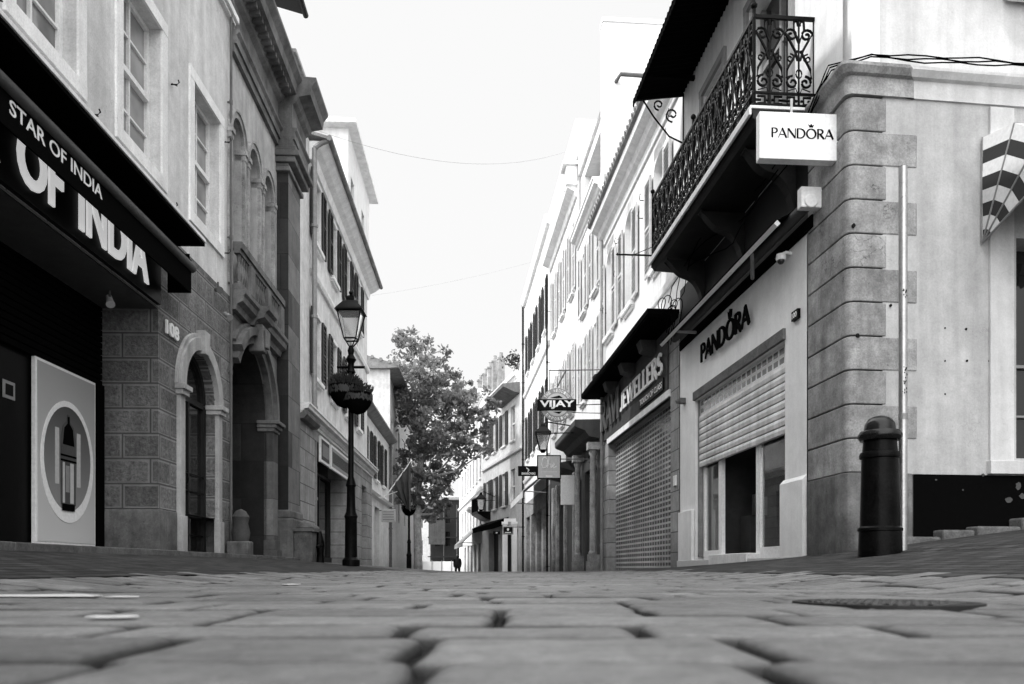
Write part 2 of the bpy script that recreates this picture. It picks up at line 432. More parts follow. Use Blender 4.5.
# ------------------------------------------------------------------ facade pieces
def sheet(mb, F, u0, u1, z0, z1, ops, depth, w=0.0):
    """front face with rectangular openings and their reveals; ops = (ua, ub, za, zb[, depth])"""
    us = sorted(set([u0, u1] + [min(max(o[i], u0), u1) for o in ops for i in (0, 1)]))
    zs = sorted(set([z0, z1] + [min(max(o[i], z0), z1) for o in ops for i in (2, 3)]))
    P = F.P
    for i in range(len(us)-1):
        for j in range(len(zs)-1):
            uc = (us[i]+us[i+1])/2; zc = (zs[j]+zs[j+1])/2
            if any(o[0] < uc < o[1] and o[2] < zc < o[3] for o in ops): continue
            mb.face([P(us[i],w,zs[j]), P(us[i+1],w,zs[j]), P(us[i+1],w,zs[j+1]), P(us[i],w,zs[j+1])])
    for o in ops:
        a, b, c, d = o[:4]; e = w - (o[4] if len(o) > 4 else depth)
        if d <= z0 or c >= z1: continue
        c = max(c, z0); 
        for q in (((a,c),(a,d)), ((b,c),(b,d)), ((a,c),(b,c)), ((a,d),(b,d))):
            if q[0][1] == q[1][1] == z1 and d > z1: continue
            (ua, za), (ub, zb) = q
            mb.face([P(ua,w,za), P(ub,w,zb), P(ub,e,zb), P(ua,e,za)])
def body(mb, F, u0, u1, z0, z1, back, inner=.9):
    """sides, back and roof behind the front sheet"""
    P = F.P
    for u in (u0, u1): mb.face([P(u,0,z0), P(u,-back,z0), P(u,-back,z1), P(u,0,z1)])
    mb.face([P(u0,-back,z0), P(u1,-back,z0), P(u1,-back,z1), P(u0,-back,z1)])
    mb.face([P(u0,0,z1), P(u1,0,z1), P(u1,-back,z1), P(u0,-back,z1)])
def archfill(mb, F, uc, r, zs, depth, w=0.0, n=16, ztop=None, r2=None):
    """closes the two upper corners of a square opening down to a round arch"""
    ztop = ztop or zs + r; P = F.P; ry = r2 or r
    for sg in (-1, 1):
        pts = [(uc+sg*r*math.cos(PI/2*i/n), zs+ry*math.sin(PI/2*i/n)) for i in range(n+1)]
        for i in range(n):
            a, b = pts[i], pts[i+1]
            mb.face([P(a[0],w,a[1]), P(b[0],w,b[1]), P(b[0],w,ztop), P(a[0],w,ztop)])
            mb.face([P(a[0],w,a[1]), P(b[0],w,b[1]), P(b[0],w-depth,b[1]), P(a[0],w-depth,a[1])])
def archring(mb, F, uc, r0, r1, zs, w0, w1, n=20, steps=1, amax=PI):
    P = F.P
    for k in range(steps):
        ra = r0+(r1-r0)*k/steps; rb = r0+(r1-r0)*(k+1)/steps; wt = w1 if steps == 1 else w1*(.55+.45*((k+1) % 2 if steps > 1 else 1))
        rings = []
        for i in range(n+1):
            a = amax*i/n; c, s = math.cos(a), math.sin(a)
            rings.append([P(uc+ra*c,w0,zs+ra*s), P(uc+rb*c,w0,zs+rb*s), P(uc+rb*c,wt,zs+rb*s), P(uc+ra*c,wt,zs+ra*s)])
        mb.loft(rings)
def louvre(mb, F, u0, u1, w0, w1, z0, z1, step=.07):
    t = .05
    mb.box(F,u0,u0+t,w0,w1,z0,z1); mb.box(F,u1-t,u1,w0,w1,z0,z1)
    zm = (z0+z1)/2
    for a in (z0, zm-t/2, z1-t): mb.box(F,u0+t+.0005,u1-t-.0005,w0+.001,w1-.001,a,a+t)
    mb.box(F,u0+t+.001,u1-t-.001,w0+.004,w0+.008,z0+t,z1-t)
    z = z0+t+.01
    while z < z1-t-step*.6:
        if not (zm-t-.02 < z < zm+t/2):
            mb.hexa([F.P(u0+t,w0+.010,z+step*.75),F.P(u1-t,w0+.010,z+step*.75),F.P(u1-t,w1-.002,z),F.P(u0+t,w1-.002,z),
                     F.P(u0+t,w0+.010,z+step*.75+.008),F.P(u1-t,w0+.010,z+step*.75+.008),F.P(u1-t,w1-.002,z+.008),F.P(u0+t,w1-.002,z+.008)])
        z += step
def window(root, F, u0, u1, z0, z1, dep=.18, cols=2, rows=4, trim=None, tw=.12, shut=None, sill=True, sw=None, step=.07, frame='plaster_trim', pane='glass', gap=.0, blind=0.0):
    """a window part with pane, sill and shutters as its own sub-parts; the opening is cut in the wall sheet"""
    mb = MB(); e = .05
    wf = -dep+.045
    mb.box(F,u0,u0+e,-dep,wf,z0,z1); mb.box(F,u1-e,u1,-dep,wf,z0,z1)
    mb.box(F,u0+e,u1-e,-dep,wf-.002,z1-e,z1); mb.box(F,u0+e,u1-e,-dep,wf-.002,z0,z0+e)
    zm = (z0+z1)/2; mb.box(F,u0+e,u1-e,-dep,wf+.02,zm-.03,zm+.03)
    for i in range(1, cols):
        u = u0+(u1-u0)*i/cols; mb.box(F,u-.014,u+.014,-dep+.002,wf-.008,z0+e,zm-.03); mb.box(F,u-.014,u+.014,-dep+.002,wf-.004,zm+.03,z1-e)
    for i in range(1, rows):
        z = z0+(z1-z0)*i/rows
        if abs(z-zm) > .05: mb.box(F,u0+e,u1-e,-dep+.003,wf-.012,z-.012,z+.012)
    w = mb.build('window', M[frame], root)
    p = MB(); p.face([F.P(u0,-dep+.006,z0),F.P(u1,-dep+.006,z0),F.P(u1,-dep+.006,z1),F.P(u0,-dep+.006,z1)])
    p.build('pane', M[pane], w)
    if blind > 0:
        c = MB(); c.box(F,u0+e,u1-e,-dep+.010,-dep+.016,z1-e-(z1-z0)*blind,z1-e); c.build('blind', M['blind'], w)
    if trim:
        t = MB(); x = .025
        t.box(F,u0-tw,u0-.001,-.02,x,z0,z1); t.box(F,u1+.001,u1+tw,-.02,x,z0,z1); t.box(F,u0-tw,u1+tw,-.02,x+.004,z1+.001,z1+tw)
        if not sill: t.box(F,u0-tw,u1+tw,-.02,x+.003,z0-tw,z0-.001)
        t.build('surround', M[trim], w)
    if sill:
        s = MB(); s.box(F,u0-tw,u1+tw,-.1,.10,z0-.09,z0-.001); s.box(F,u0-tw+.03,u1+tw-.03,-.02,.06,z0-.13,z0-.091)
        s.build('sill', M[trim or 'plaster_trim'], w, bevel=.006)
    if shut:
        sw = sw or (u1-u0)/2
        for sg in (0, 1):
            if random.random() < gap: continue
            s = MB()
            if sg == 0: louvre(s, F, u0-sw-.02, u0-.02, .035, .075, z0, z1, step)
            else: louvre(s, F, u1+.02, u1+sw+.02, .035, .075, z0, z1, step)
            s.build('shutter', M[shut], w)
    return w
def archpane(root, F, uc, r, z0, zs, dep, name='window', mat='glass', frame='plaster_trim', bars=1, e=.045):
    mb = MB(); P = F.P
    mb.box(F,uc-r,uc-r+e,-dep,-dep+.05,z0,zs); mb.box(F,uc+r-e,uc+r,-dep,-dep+.05,z0,zs); mb.box(F,uc-r+e,uc+r-e,-dep,-dep+.045,zs-.04,zs+.03)
    mb.box(F,uc-r+e,uc+r-e,-dep,-dep+.045,z0,z0+e)
    archring(mb, F, uc, r-e, r, zs+.031, -dep, -dep+.05, 14)
    for i in range(bars):
        u = uc-r+2*r*(i+1)/(bars+1); mb.box(F,u-.022,u+.022,-dep,-dep+.042,z0+e,zs-.04)
    w = mb.build(name, M[frame], root)
    p = MB(); n = 14
    p.face([P(uc-r,-dep+.006,z0),P(uc+r,-dep+.006,z0)]+[P(uc+r*math.cos(PI*i/n),-dep+.006,zs+r*math.sin(PI*i/n)) for i in range(n+1)])
    p.build('pane', M[mat], w)
    return w
def cornice(F, u0, u1, z0, z1, w, root, name='cornice', mat='bank_trim', ends=True, base=0.0):
    mb = MB(); h = z1-z0
    prof = [(base-.05,z0),(base+w*.12,z0),(base+w*.15,z0+h*.18),(base+w*.3,z0+h*.25),(base+w*.42,z0+h*.42),(base+w*.45,z0+h*.5),(base+w*.85,z0+h*.58),(base+w*.88,z0+h*.78),(base+w,z0+h*.86),(base+w,z1),(base-.05,z1)]
    mb.prism(F, prof, u0, u1)
    return mb.build(name, M[mat], root)
def drainpipe(F, u, w, z0, z1, root=None, mat='zinc', r=.045, name='drainpipe'):
    mb = MB(); mb.tube([F.P(u,w,z0), F.P(u,w,z1)], r, 10)
    z = z0+.6
    while z < z1:
        mb.tube([F.P(u,w,z), F.P(u,w,z+.06)], r*1.3, 10); mb.box(F,u-.01,u+.01,0,w,z+.02,z+.04); z += 1.9
    return mb.build(name, M[mat], root, smooth=True)

# =================================================================== GROUND
def sheetgrid(xs, ys, fz, name, mat):
    mb = MB(); n = len(ys)
    mb.v = [(x, y, fz(x, y)) for x in xs for y in ys]
    for i in range(len(xs)-1):
        for j in range(n-1): mb.f.append((i*n+j, (i+1)*n+j, (i+1)*n+j+1, i*n+j+1)); mb.mi.append(0)
    return struct(mb.build(name, mat))
fr = lambda a, b, n: [a+(b-a)*i/n for i in range(n+1)]
sheetgrid([-400,-60,-12,-6,-4,-1.45,1.35,3,3.8,6,15,60,400], [-60,-10,0,8,14,19,30,60,115,200,700], lambda x, y: g(x, y)-.06 if abs(x) < 16 else g(0, y)-.06, 'ground', M['earth'])
def road_edge_r(Y): return 1.75
def road_edge_l(Y): return -1.85
sheetgrid(fr(-1.95, 1.85, 8), [-3]+fr(0, 14, 28), lambda x, y: g(x, y)-.021, 'road_bed', M['joint'])
# individually cut setts
WEAR = []
mb = MB(); y = -1.2; row = 0
while y < 14:
    rd = random.uniform(.18, .27); x = -1.88 + random.uniform(-.12, .05)
    while x < 1.72:
        wd = random.uniform(.26, .46)
        if abs(x) > 1.2 and random.random() < .3: wd *= .8
        x1 = x+wd-.014; y0 = y+.0; y1 = y+rd-(.026 if y < 5 else .034)
        dz = random.gauss(0, .0014); tx = random.gauss(0, .004); ty = random.gauss(0, .005)
        r = .007; j = lambda: random.uniform(-.006, .006)
        c = [(x+j(), y0+j()), (x1+j(), y0+j()), (x1+j(), y1+j()), (x+j(), y1+j())]
        mx, my = (x+x1)/2, (y0+y1)/2
        # outline with clipped corners, three rings up to a domed top
        out = []
        for k in range(4):
            p, q, s2 = c[k-1], c[k], c[(k+1) % 4]
            rr = random.uniform(.012, .028)
            def toward(a, b, d):
                L = math.hypot(b[0]-a[0], b[1]-a[1]); return (a[0]+(b[0]-a[0])*d/L, a[1]+(b[1]-a[1])*d/L)
            out += [toward(q, p, rr), (q[0]*.8+.1*(toward(q,p,rr)[0]+toward(q,s2,rr)[0]), q[1]*.8+.1*(toward(q,p,rr)[1]+toward(q,s2,rr)[1])), toward(q, s2, rr)]
            mm = ((q[0]+s2[0])/2+j()*.7, (q[1]+s2[1])/2+j()*.7); out.append(mm)
        rings = []
        far = y > 7
        for ins, hz in (((0,-.026),(.001,-.013),(.004,-.0055),(.010,-.002),(.022,.0004),(.06,.0012)) if not far else ((0,-.022),(.008,-.004),(.026,.001))):
            ring = []
            for px, py in out:
                dx, dy = mx-px, my-py; L = math.hypot(dx, dy); k = min(ins/L, .8)
                qx, qy = px+dx*k, py+dy*k
                ring.append((qx, qy, g(qx, qy)+dz+hz+tx*(qx-mx)+ty*(qy-my)-.002))
            rings.append(ring)
        b = len(mb.v); n = len(out)
        for kk, rg in enumerate(rings):
            mb.v += rg; WEAR.extend([((0,0,.2,.65,1,1) if not far else (0,.4,1))[kk]]*n)
        for i in range(len(rings)-1):
            for q in range(n): mb.f.append((b+i*n+q, b+i*n+(q+1) % n, b+(i+1)*n+(q+1) % n, b+(i+1)*n+q)); mb.mi.append(0)
        mb.f.append(tuple(b+(len(rings)-1)*n+q for q in range(n))); mb.mi.append(0)
        x += wd
    y += rd; row += 1
me = bpy.data.meshes.new('cobbled_road'); me.from_pydata(mb.v, [], mb.f); me.materials.append(M['sett'])
at_ = me.attributes.new('wear', 'FLOAT', 'POINT'); at_.data.foreach_set('value', WEAR)
me.polygons.foreach_set('use_smooth', [True]*len(me.polygons))
o = bpy.data.objects.new('cobbled_road', me); COL.objects.link(o); struct(o)
sheetgrid(fr(-9, 3.5, 24), fr(14, 115, 60), lambda x, y: g(x, y)-.004, 'far_road', M['farroad'])
sheetgrid(fr(-4.3, -1.86, 12), [-3]+fr(0, 14, 30), lambda x, y: g(x, y), 'pavement_left', M['pave'])
sheetgrid(fr(1.74, 12, 40), [-3]+fr(0, 14, 30), lambda x, y: g(x, y), 'pavement_right', M['pave'])
# pale granite edge along the left wall
mb = MB(); u = 2.0
while u < 15:
    L = random.uniform(.7, 1.1); zz = g(-3.9, u)
    mb.box(LA if u < 11 else LB, u+.006, u+L-.006, -.02 if u > 9 else -.6, .42, zz-.2, zz+.018+random.uniform(-.003,.003)); u += L
struct(mb.build('kerb_left', M['kerb'], bevel=.008))
mb = MB(); u = -.2
while u < 8:
    L = random.uniform(.3, .6); zz = g(CX+u+L/2, 7.5)
    h = .08+random.uniform(0, .04)
    mb.box(SW, u+.52+.006, u+.52+L-.006, -.02, random.uniform(.15,.20), zz-.2, zz+h+.03); u += L
struct(mb.build('kerb_right', M['kerb'], bevel=.02))

# drain cover and scraps
t = thing('drain_cover', 'dark round iron drain cover sunk among the paving setts on the right', 'drain cover', (.83, 1.78, 0))
mb = MB(); mb.lathe((.83,1.78,0), [(.001,.003),(.17,.003),(.175,.0045),(.195,.0045),(.198,-.02)], 32); mb.build('cover_plate', M['dark_wood_and_shade'], t, smooth=True)
mb = MB()
for i in range(-4, 5):
    for k in range(-4, 5):
        if math.hypot(i, k) < 4.2: mb.wbox(.83+i*.036-.010, .83+i*.036+.010, 1.78+k*.036-.010, 1.78+k*.036+.010, .0028, .0062)
mb.build('raised_studs', M['pipe'], t)
def scrap(x, y, sx, sy, label):
    mb = MB(); n = 9; r1 = []; r2 = []
    for i in range(n):
        a = 2*PI*i/n; k = random.uniform(.7, 1.15)
        px, py = x+sx*k*math.cos(a), y+sy*k*math.sin(a); r1.append((px, py, .0035)); r2.append((px, py, .0050+random.uniform(0,.0015)))
    mb.loft([r1, r2]); tag(mb.build('paper_scrap', M['grey_light'], loc=(x,y,.004)), label, 'litter', 'pale scraps on the setts')
scrap(-1.28, 2.2, .20, .09, 'long pale scrap lying on the setts at the far left')
scrap(-.62, 1.25, .040, .03, 'small pale scrap on the setts below the long one')
scrap(-1.02, 3.7, .04, .08, 'tiny pale scrap furthest up the setts, left of centre')
scrap(-1.03, 2.12, .045, .025, 'little pale scrap just right of the long scrap')

# =================================================================== LEFT: shop house with the restaurant sign
F = LA
wins = [(u, u+.94, 4.50, 6.14) for u in (4.35, 6.27, 8.07, 9.97)]
wins2 = [(u, u+.94, 7.95, 9.6) for u in (4.6, 6.6, 8.55, 10.4)]
root = thing('shop_house', 'grey plastered house with rock-faced stone base above the restaurant sign', 'building', F.P(8,0,0))
mb = MB(); sheet(mb, F, -5, 11.35, 3.92, 12.5, wins+wins2, .2); body(mb, F, -5, 11.35, -.3, 12.5, 7); mb.build('wall', M['plaster'], root)
mb = MB()
door = (9.58, 10.72, -.3, 2.82)
sheet(mb, F, 8.92, 11.35, .74, 3.92, [door], .16, w=.012); sheet(mb, F, -5, 8.92, 2.97, 3.92, [], .2, w=.012)
archfill(mb, F, 10.15, .57, 2.25, .17, w=.012); mb.build('stone_wall', M['rock'], root)
mb = MB(); mb.face([F.P(8.92,.012,.74),F.P(8.92,-.7,.74),F.P(8.92,-.7,2.97),F.P(8.92,.012,2.97)]); mb.build('stone_jamb', M['rock_x'], root)
mb = MB(); mb.box(F,8.90,9.40,-.7,.035,-.2,.735); mb.cut(); mb.box(F,10.9,11.33,-.3,.035,-.2,.735); mb.build('plinth', M['plinth'], root, bevel=.008)
# recessed shop
mb = MB(); P = F.P
mb.face([P(-4,.0,2.97),P(8.92,.0,2.97),P(8.92,-.75,2.97),P(-4,-.75,2.97)]); mb.build('soffit', M['soffit'], root)
mb = MB(); mb.box(F,-4,8.915,-.80,-.66,-.2,2.96); mb.build('shop_window', M['black'], root)
mb = MB(); z = 2.1
while z < 2.95: mb.box(F,-4,8.91,-.655,-.60,z,z+.055); z += .07
mb.box(F,8.78,8.90,-.655,-.57,.2,2.1); mb.build('shutter_box', M['black_matt'], root)
mb = MB(); mb.box(F,7.2,7.38,-.655,-.648,1.62,1.78); s = mb.build('door_sticker', M['grey_mid'], root)
mb = MB(); mb.box(F,7.235,7.345,-.647,-.643,1.65,1.75); mb.build('sticker_symbol', M['black'], s)
for w in wins: window(root, F, *w, dep=.17, cols=2, rows=4, trim='plaster_trim', tw=.14, sill=False, frame='plaster_trim', blind=.0, pane='curtained')
for w in wins2: window(root, F, *w, dep=.17, cols=2, rows=4, trim='plaster_trim', tw=.12, sill=True, frame='plaster_trim')
# iron hooks by the windows
for u, z in ((6.0,4.35),(7.45,4.3),(7.9,4.2),(9.25,4.25),(9.6,4.15),(11.1,4.45),(6.05,5.9),(7.42,5.6),(9.3,5.7),(11.12,6.0)):
    mb = MB(); mb.tube([P(u,0,z),P(u,.07,z),P(u+.01,.09,z+.03),P(u+.01,.08,z+.06)], .008, 5); mb.tube([P(u-.05,.03,z-.02),P(u+.05,.05,z+.015)], .007, 5)
    mb.build('hook', M['iron'], root)
# arched doorway
mb = MB(); archring(mb, F, 10.15, .57, .73, 2.25, 0, .075, 22); archring(mb, F, 10.15, .73, .78, 2.25, 0, .045, 22)
mb.slab(F, [(10.08,2.78),(10.22,2.78),(10.25,3.07),(10.05,3.07)], 0, .12)
for a, b in ((9.43,9.58),(10.72,10.87)):
    mb.box(F,a,b,-.0,.06,.7,2.13); mb.box(F,a-.01,b+.01,0,.085,.2,.7)
    mb.box(F,a-.03,b+.03,-.1,.10,2.13,2.19); mb.box(F,a-.05,b+.05,-.1,.13,2.19,2.25)
mb.build('door_surround', M['bank_pale'], root, bevel=.006)
mb = MB(); mb.box(F,9.45,10.85,-.2,.12,-.1,.235); mb.build('doorstep', M['kerb'], root, bevel=.01)
d = archpane(root, F, 10.15, .57, .235, 2.22, .16, name='door', mat='shopglass', frame='dark_wood_and_shade', bars=1, e=.07)
mb = MB(); mb.box(F,9.72,10.08,-.15,-.135,.3,2.1); mb.build('door_curtain', M['grey_mid'], d)
mb = MB()
for k in range(5):
    u = 9.68+k*.1
    for zz in (.34, 1.12): mb.tube([P(u+.05*math.cos(a*PI/6),-.12,zz+.1+.09*math.sin(a*PI/6)) for a in range(13)], .007, 5)
for zz in (.28,.5,1.06,1.28): mb.tube([P(9.62,-.12,zz),P(10.7,-.12,zz)], .009, 5)
mb.build('door_grille', M['iron'], d)
# canopy ledge
mb = MB(); mb.box(F,-4,9.0,0,.5,3.70,3.735); o = mb.build('ledge_soffit', M['black_matt'], root)
mb = MB(); mb.box(F,-4,9.0,-.0,.515,3.737,3.775); mb.build('ledge', M['plaster_trim'], root, bevel=.005)
drainpipe(F, 11.25, .05, .3, 12.4, root, 'pipe', .018)
mb = MB(); mb.prism(F, [(-.1,12.3),(.05,12.3),(.3,12.45),(.3,12.55),(-.1,12.55)], -5, 11.35); mb.build('cornice', M['plaster_trim'], root)
# restaurant sign
t = thing('restaurant_sign', 'black fascia board with large bright letters ending OF INDIA', 'sign', F.P(7,0,3.0))
mb = MB(); mb.box(F,-3,8.88,.014,.06,3.0,3.68); mb.build('fascia_board', M['black'], t)
mb = MB(); T = lambda a, b, c: F.P(a-.13, .063+c, b)
put_text(mb, T, 'OF', 6.33, 6.98, 3.10, 3.56, .02, bold=.025); mb.cut(); put_text(mb, T, 'INDIA', 7.25, 8.66, 3.10, 3.56, .02, bold=.025); mb.cut(); put_text(mb, T, 'STAR', 4.9, 6.1, 3.1, 3.56, .02, bold=.025)
mb.build('sign_letters', M['glow_letters'], t)
# awning
t = thing('restaurant_awning', 'rolled black awning with STAR OF INDIA lettering on its valance', 'awning', F.P(7,0,3.3))
mb = MB(); mb.tube([P(-3,.36,3.47),P(9.0,.36,3.45)], .05, 14); mb.build('awning_roller', M['soffit'], t, smooth=True)
mb = MB(); mb.slab(F, [(-3,3.165),(8.97,3.165),(8.97,3.44),(-3,3.44)], .345, .36)
mb.slab(F, [(8.955,3.165),(8.97,3.165),(8.97,3.6),(8.955,3.6)], .1, .344); mb.build('valance', M['black_matt'], t)
mb = MB(); mb.hexa([P(-3,.02,3.62),P(8.97,.02,3.62),P(8.97,.36,3.52),P(-3,.36,3.52),P(-3,.02,3.64),P(8.97,.02,3.64),P(8.97,.36,3.535),P(-3,.36,3.535)]); mb.build('awning_fabric', M['black_matt'], t)
mb = MB(); T = lambda a, b, c: F.P(a, .3605+c, b); put_text(mb, T, 'STAR OF INDIA', 5.62, 6.94, 3.275, 3.385, .003, bold=.008); mb.build('valance_letters', M['white'], t)
# house number
t = thing('house_number', 'white metal numerals 108 on the stone pier', 'house number', P(9.2,.03,2.8))
mb = MB(); T = lambda a, b, c: F.P(a, .03+c, b); put_text(mb, T, '108', 9.06, 9.42, 2.74, 2.90, .02, bold=.03); mb.build('numerals', M['white'], t)
# lights and cameras
def spot(c, d, label, mat='grey_light'):
    t = thing('spotlight', label, 'light', c); c = Vector(c); d = Vector(d).normalized()
    mb = MB(); mb.tube([c, c+Vector((0,0,-.09))], .012, 6); mb.build('bracket', M['pipe'], t)
    q = c+Vector((0,0,-.1)); mb = MB(); mb.tube([q-d*.07, q+d*.02, q+d*.07], [.03,.035,.045], 12); mb.build('lamp_body', M[mat], t, smooth=True)
spot(P(8.35,-.25,2.97), (.3,-.4,-.6), 'small spotlight under the soffit next to the rough stone pier')
spot(P(9.18,.10,3.42), (.3,-.6,-.5), 'small pale spotlight on the wall just past the awning end', 'white')
spot(P(10.35,.18,3.78), (.6,-.7,-.3), 'dark security lamp on the wall above the arched doorway', 'pipe')
spot(P(10.9,.12,3.62), (.6,-.5,-.5), 'round grey sensor lamp beside the drainpipe', 'grey_mid')
# poster
t = thing('advertising_poster', 'tall lit poster of a perfume bottle in an oval niche beside dark glass', 'poster', P(8.1,-.6,.33))
mb = MB(); mb.box(F,7.62,8.76,-.64,-.60,.31,2.10)
mb.build('poster_frame', M['white'], t, bevel=.004)
def postermat(name, a, b, lo, hi, rough=.5):
    m, nt, bs = nodes(name); geo = nt.nodes.new('ShaderNodeNewGeometry'); sp = nt.nodes.new('ShaderNodeSeparateXYZ')
    nt.links.new(geo.outputs['Position'], sp.inputs[0]); grey(nt, bs, ramp(nt, sp.outputs[2], a, b, lo, hi)); bs.inputs['Roughness'].default_value = rough; return m
M['po_bg'] = postermat('poster_backdrop', .33, 2.1, .60, .34)
M['po_in'] = postermat('poster_niche', .7, 1.75, .26, .05)
mb = MB(); mb.box(F,7.65,8.73,-.5995,-.594,.34,2.07); bg = mb.build('poster_print', M['po_bg'], t)
def ell(uc, zc, ru, rz, n=40): return [(uc+ru*math.cos(2*PI*i/n), zc+rz*math.sin(2*PI*i/n)) for i in range(n)]
mb = MB(); mb.slab(F, ell(8.19,1.16,.50,.62), -.594, -.588); mb.build('oval_rim', M['sign_white'], bg)
mb = MB(); mb.slab(F, ell(8.18,1.19,.44,.53), -.5875, -.585); mb.build('oval_niche', M['po_in'], bg)
mb = MB(); mb.box(F,7.93,8.00,-.5845,-.582,.92,1.48); mb.cut(); mb.box(F,8.34,8.41,-.5845,-.582,.92,1.48); mb.build('niche_panels', M['grey_light'], bg)
mb = MB(); mb.slab(F, [(8.03,.72),(8.31,.72),(8.31,1.40),(8.27,1.52),(8.20,1.57),(8.19,1.64),(8.15,1.64),(8.14,1.57),(8.07,1.52),(8.03,1.40)], -.5815, -.579); bt = mb.build('perfume_bottle', M['soffit'], bg)
mb = MB()
for a_, b_ in ((8.06,8.10),(8.20,8.27)): mb.box(F,a_,b_,-.5788,-.5782,.74,1.15); mb.cut()
mb.build('bottle_highlight', M['grey_light'], bg)
mb = MB(); mb.box(F,8.115,8.19,-.5788,-.5782,.85,1.12); mb.build('bottle_label', M['grey_mid'], bg)
mb = MB(); mb.slab(F, [(8.06,1.33),(8.28,1.33),(8.25,1.50),(8.19,1.55),(8.19,1.62),(8.15,1.62),(8.15,1.55),(8.09,1.50)], -.5785, -.577)
mb.cut(); mb.box(F,8.02,8.32,-.5785,-.577,1.16,1.18); mb.box(F,8.02,8.32,-.5785,-.577,1.21,1.23); mb.box(F,8.05,8.29,-.5785,-.577,.66,.73); mb.build('bottle_details', M['black_matt'], bg)

# =================================================================== LEFT: bank building with the great arch
F = LB; P = F.P
root = thing('arcaded_building', 'classical stone building with one great arch and heavy cornice', 'building', P(13,0,0))
uc, ra = 12.35, .97
ops = [(uc-ra, uc+ra, -.3, 2.54+ra, .75)]
up = [(c-.28, c+.28, 4.05, 6.30+.28, .3) for c in (11.62,12.47,13.32)]
mb = MB(); sheet(mb, F, 11.36, 15.0, -.3, 3.78, [(uc-ra,uc+ra,-.3,2.54+ra,.02)], .02); archfill(mb, F, uc, ra, 2.54, .02)
mb.build('wall', M['bank_stone'], root)
mb = MB(); sheet(mb, F, 11.36, 15.0, 3.78, 9.0, up, .3)
for c in (11.62,12.47,13.32): archfill(mb, F, c, .28, 6.30, .3)
body(mb, F, 11.36, 16.8, -.3, 9.0, 7); mb.build('upper_wall', M['bank_pale'], root)
mb = MB(); sheet(mb, F, 15.0, 16.8, -.3, 9.0, [], .3); mb.build('rendered_strip', M['plaster_left'], root)
mb = MB(); archring(mb, F, uc, ra, ra+.12, 2.54, 0, .10, 26, amax=R(150)); archring(mb, F, uc, ra+.12, ra+.24, 2.54, 0, .16, 26, amax=R(143)); archring(mb, F, uc, ra+.24, ra+.29, 2.54, 0, .07, 26, amax=R(140))
mb.build('archivolt', M['bank_trim'], root, smooth=True)
mb = MB(); mb.slab(F, [(uc-.10,3.40),(uc+.10,3.40),(uc+.16,3.80),(uc-.16,3.80)], .0, .24); mb.slab(F, [(uc-.07,3.46),(uc+.07,3.46),(uc+.11,3.74),(uc-.11,3.74)], .24, .29)
mb.build('keystone', M['bank_trim'], root, bevel=.02)
mb = MB()
for a, b in ((uc+ra, uc+ra+.32),):
    mb.box(F,a,b,-.05,.11,.55,2.35); mb.box(F,a-.01,b+.02,-.05,.17,-.2,.38); mb.box(F,a-.005,b+.01,-.05,.14,.38,.55); mb.cut()
mb.build('arch_jamb', M['bank_stone'], root, bevel=.008)
mb = MB()
for a, b in ((uc+ra-.03, uc+ra+.36),):
    for k, (zz, ww) in enumerate(((2.35,.13),(2.41,.17),(2.47,.22))): mb.box(F,a-.02*k,b+.02*k,-.15,ww,zz,zz+.06)
    mb.cut()
mb.build('impost', M['bank_trim'], root, bevel=.012)
mb = MB(); prof = [(uc+ra,-.3)]+[(uc+ra*math.cos(PI*k/24), 2.54+ra*math.sin(PI*k/24)) for k in range(25)]+[(uc-ra,-.3)]
for (a_, za_), (b_, zb_) in zip(prof[:-1], prof[1:]): mb.face([P(a_,-.02,za_),P(b_,-.02,zb_),P(b_,-.80,zb_),P(a_,-.80,za_)])
mb.build('arch_reveal', M['bank_stone_shaded'], root)  # shade inside the arch is painted in by the darker ashlar
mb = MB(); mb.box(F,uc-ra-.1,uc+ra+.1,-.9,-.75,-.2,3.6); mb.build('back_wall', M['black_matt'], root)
d = archpane(root, F, uc-.1, .62, .2, 2.3, .73, name='door', mat='shopglass', frame='dark_wood_and_shade', bars=3, e=.09)
mb = MB(); mb.box(F,uc-.6,uc+.35,-.72,-.70,1.52,1.57); mb.build('push_bar', M['white'], d)
# balcony cornice, balustrade
mb = MB()
for a, b, w in ((11.36, 13.95, .22), (uc-.25, uc+.25, .36)):
    mb.prism(F, [(-.02,3.76),(w*.35,3.76),(w*.45,3.84),(w*.8,3.88),(w*.85,3.96),(w,3.99),(w,4.05),(-.02,4.05)], a, b)
mb.build('balcony_cornice', M['bank_trim'], root)
mb = MB(); mb.box(F,11.36,13.9,.02,.17,4.62,4.72); mb.box(F,11.36,13.9,.05,.14,4.56,4.62); mb.box(F,11.36,13.9,.03,.16,4.052,4.13)
for c in (11.95, 12.9, 13.75): mb.box(F,c-.11,c+.11,.025,.165,4.13,4.56)
u = 11.45
while u < 13.62:
    if min(abs(u-c) for c in (11.95,12.9,13.75)) > .17:
        c = Vector(P(u,.095,4.13)); mb.lathe(c, [(.035,0),(.035,.03),(.02,.05),(.045,.16),(.042,.2),(.018,.33),(.03,.38),(.035,.43)], 8)
    u += .105
mb.build('balustrade', M['bank_trim'], root)
for c in (11.62,12.47,13.32):
    w = archpane(root, F, c, .28, 4.1, 6.28, .29, bars=1, frame='grey_mid', e=.035)
    mb = MB(); archring(mb, F, c, .28, .36, 6.30, 0, .05, 16); archring(mb, F, c, .36, .39, 6.30, 0, .07, 16)
    for a in (c-.37, c+.29): mb.box(F,a,a+.08,0,.05,4.1,6.14)
    for a in (c-.39, c+.28): mb.box(F,a,a+.11,-.1,.06,6.14,6.22); mb.box(F,a-.01,a+.12,-.1,.08,6.22,6.29)
    mb.build('window_surround', M['quoin_light'], w)
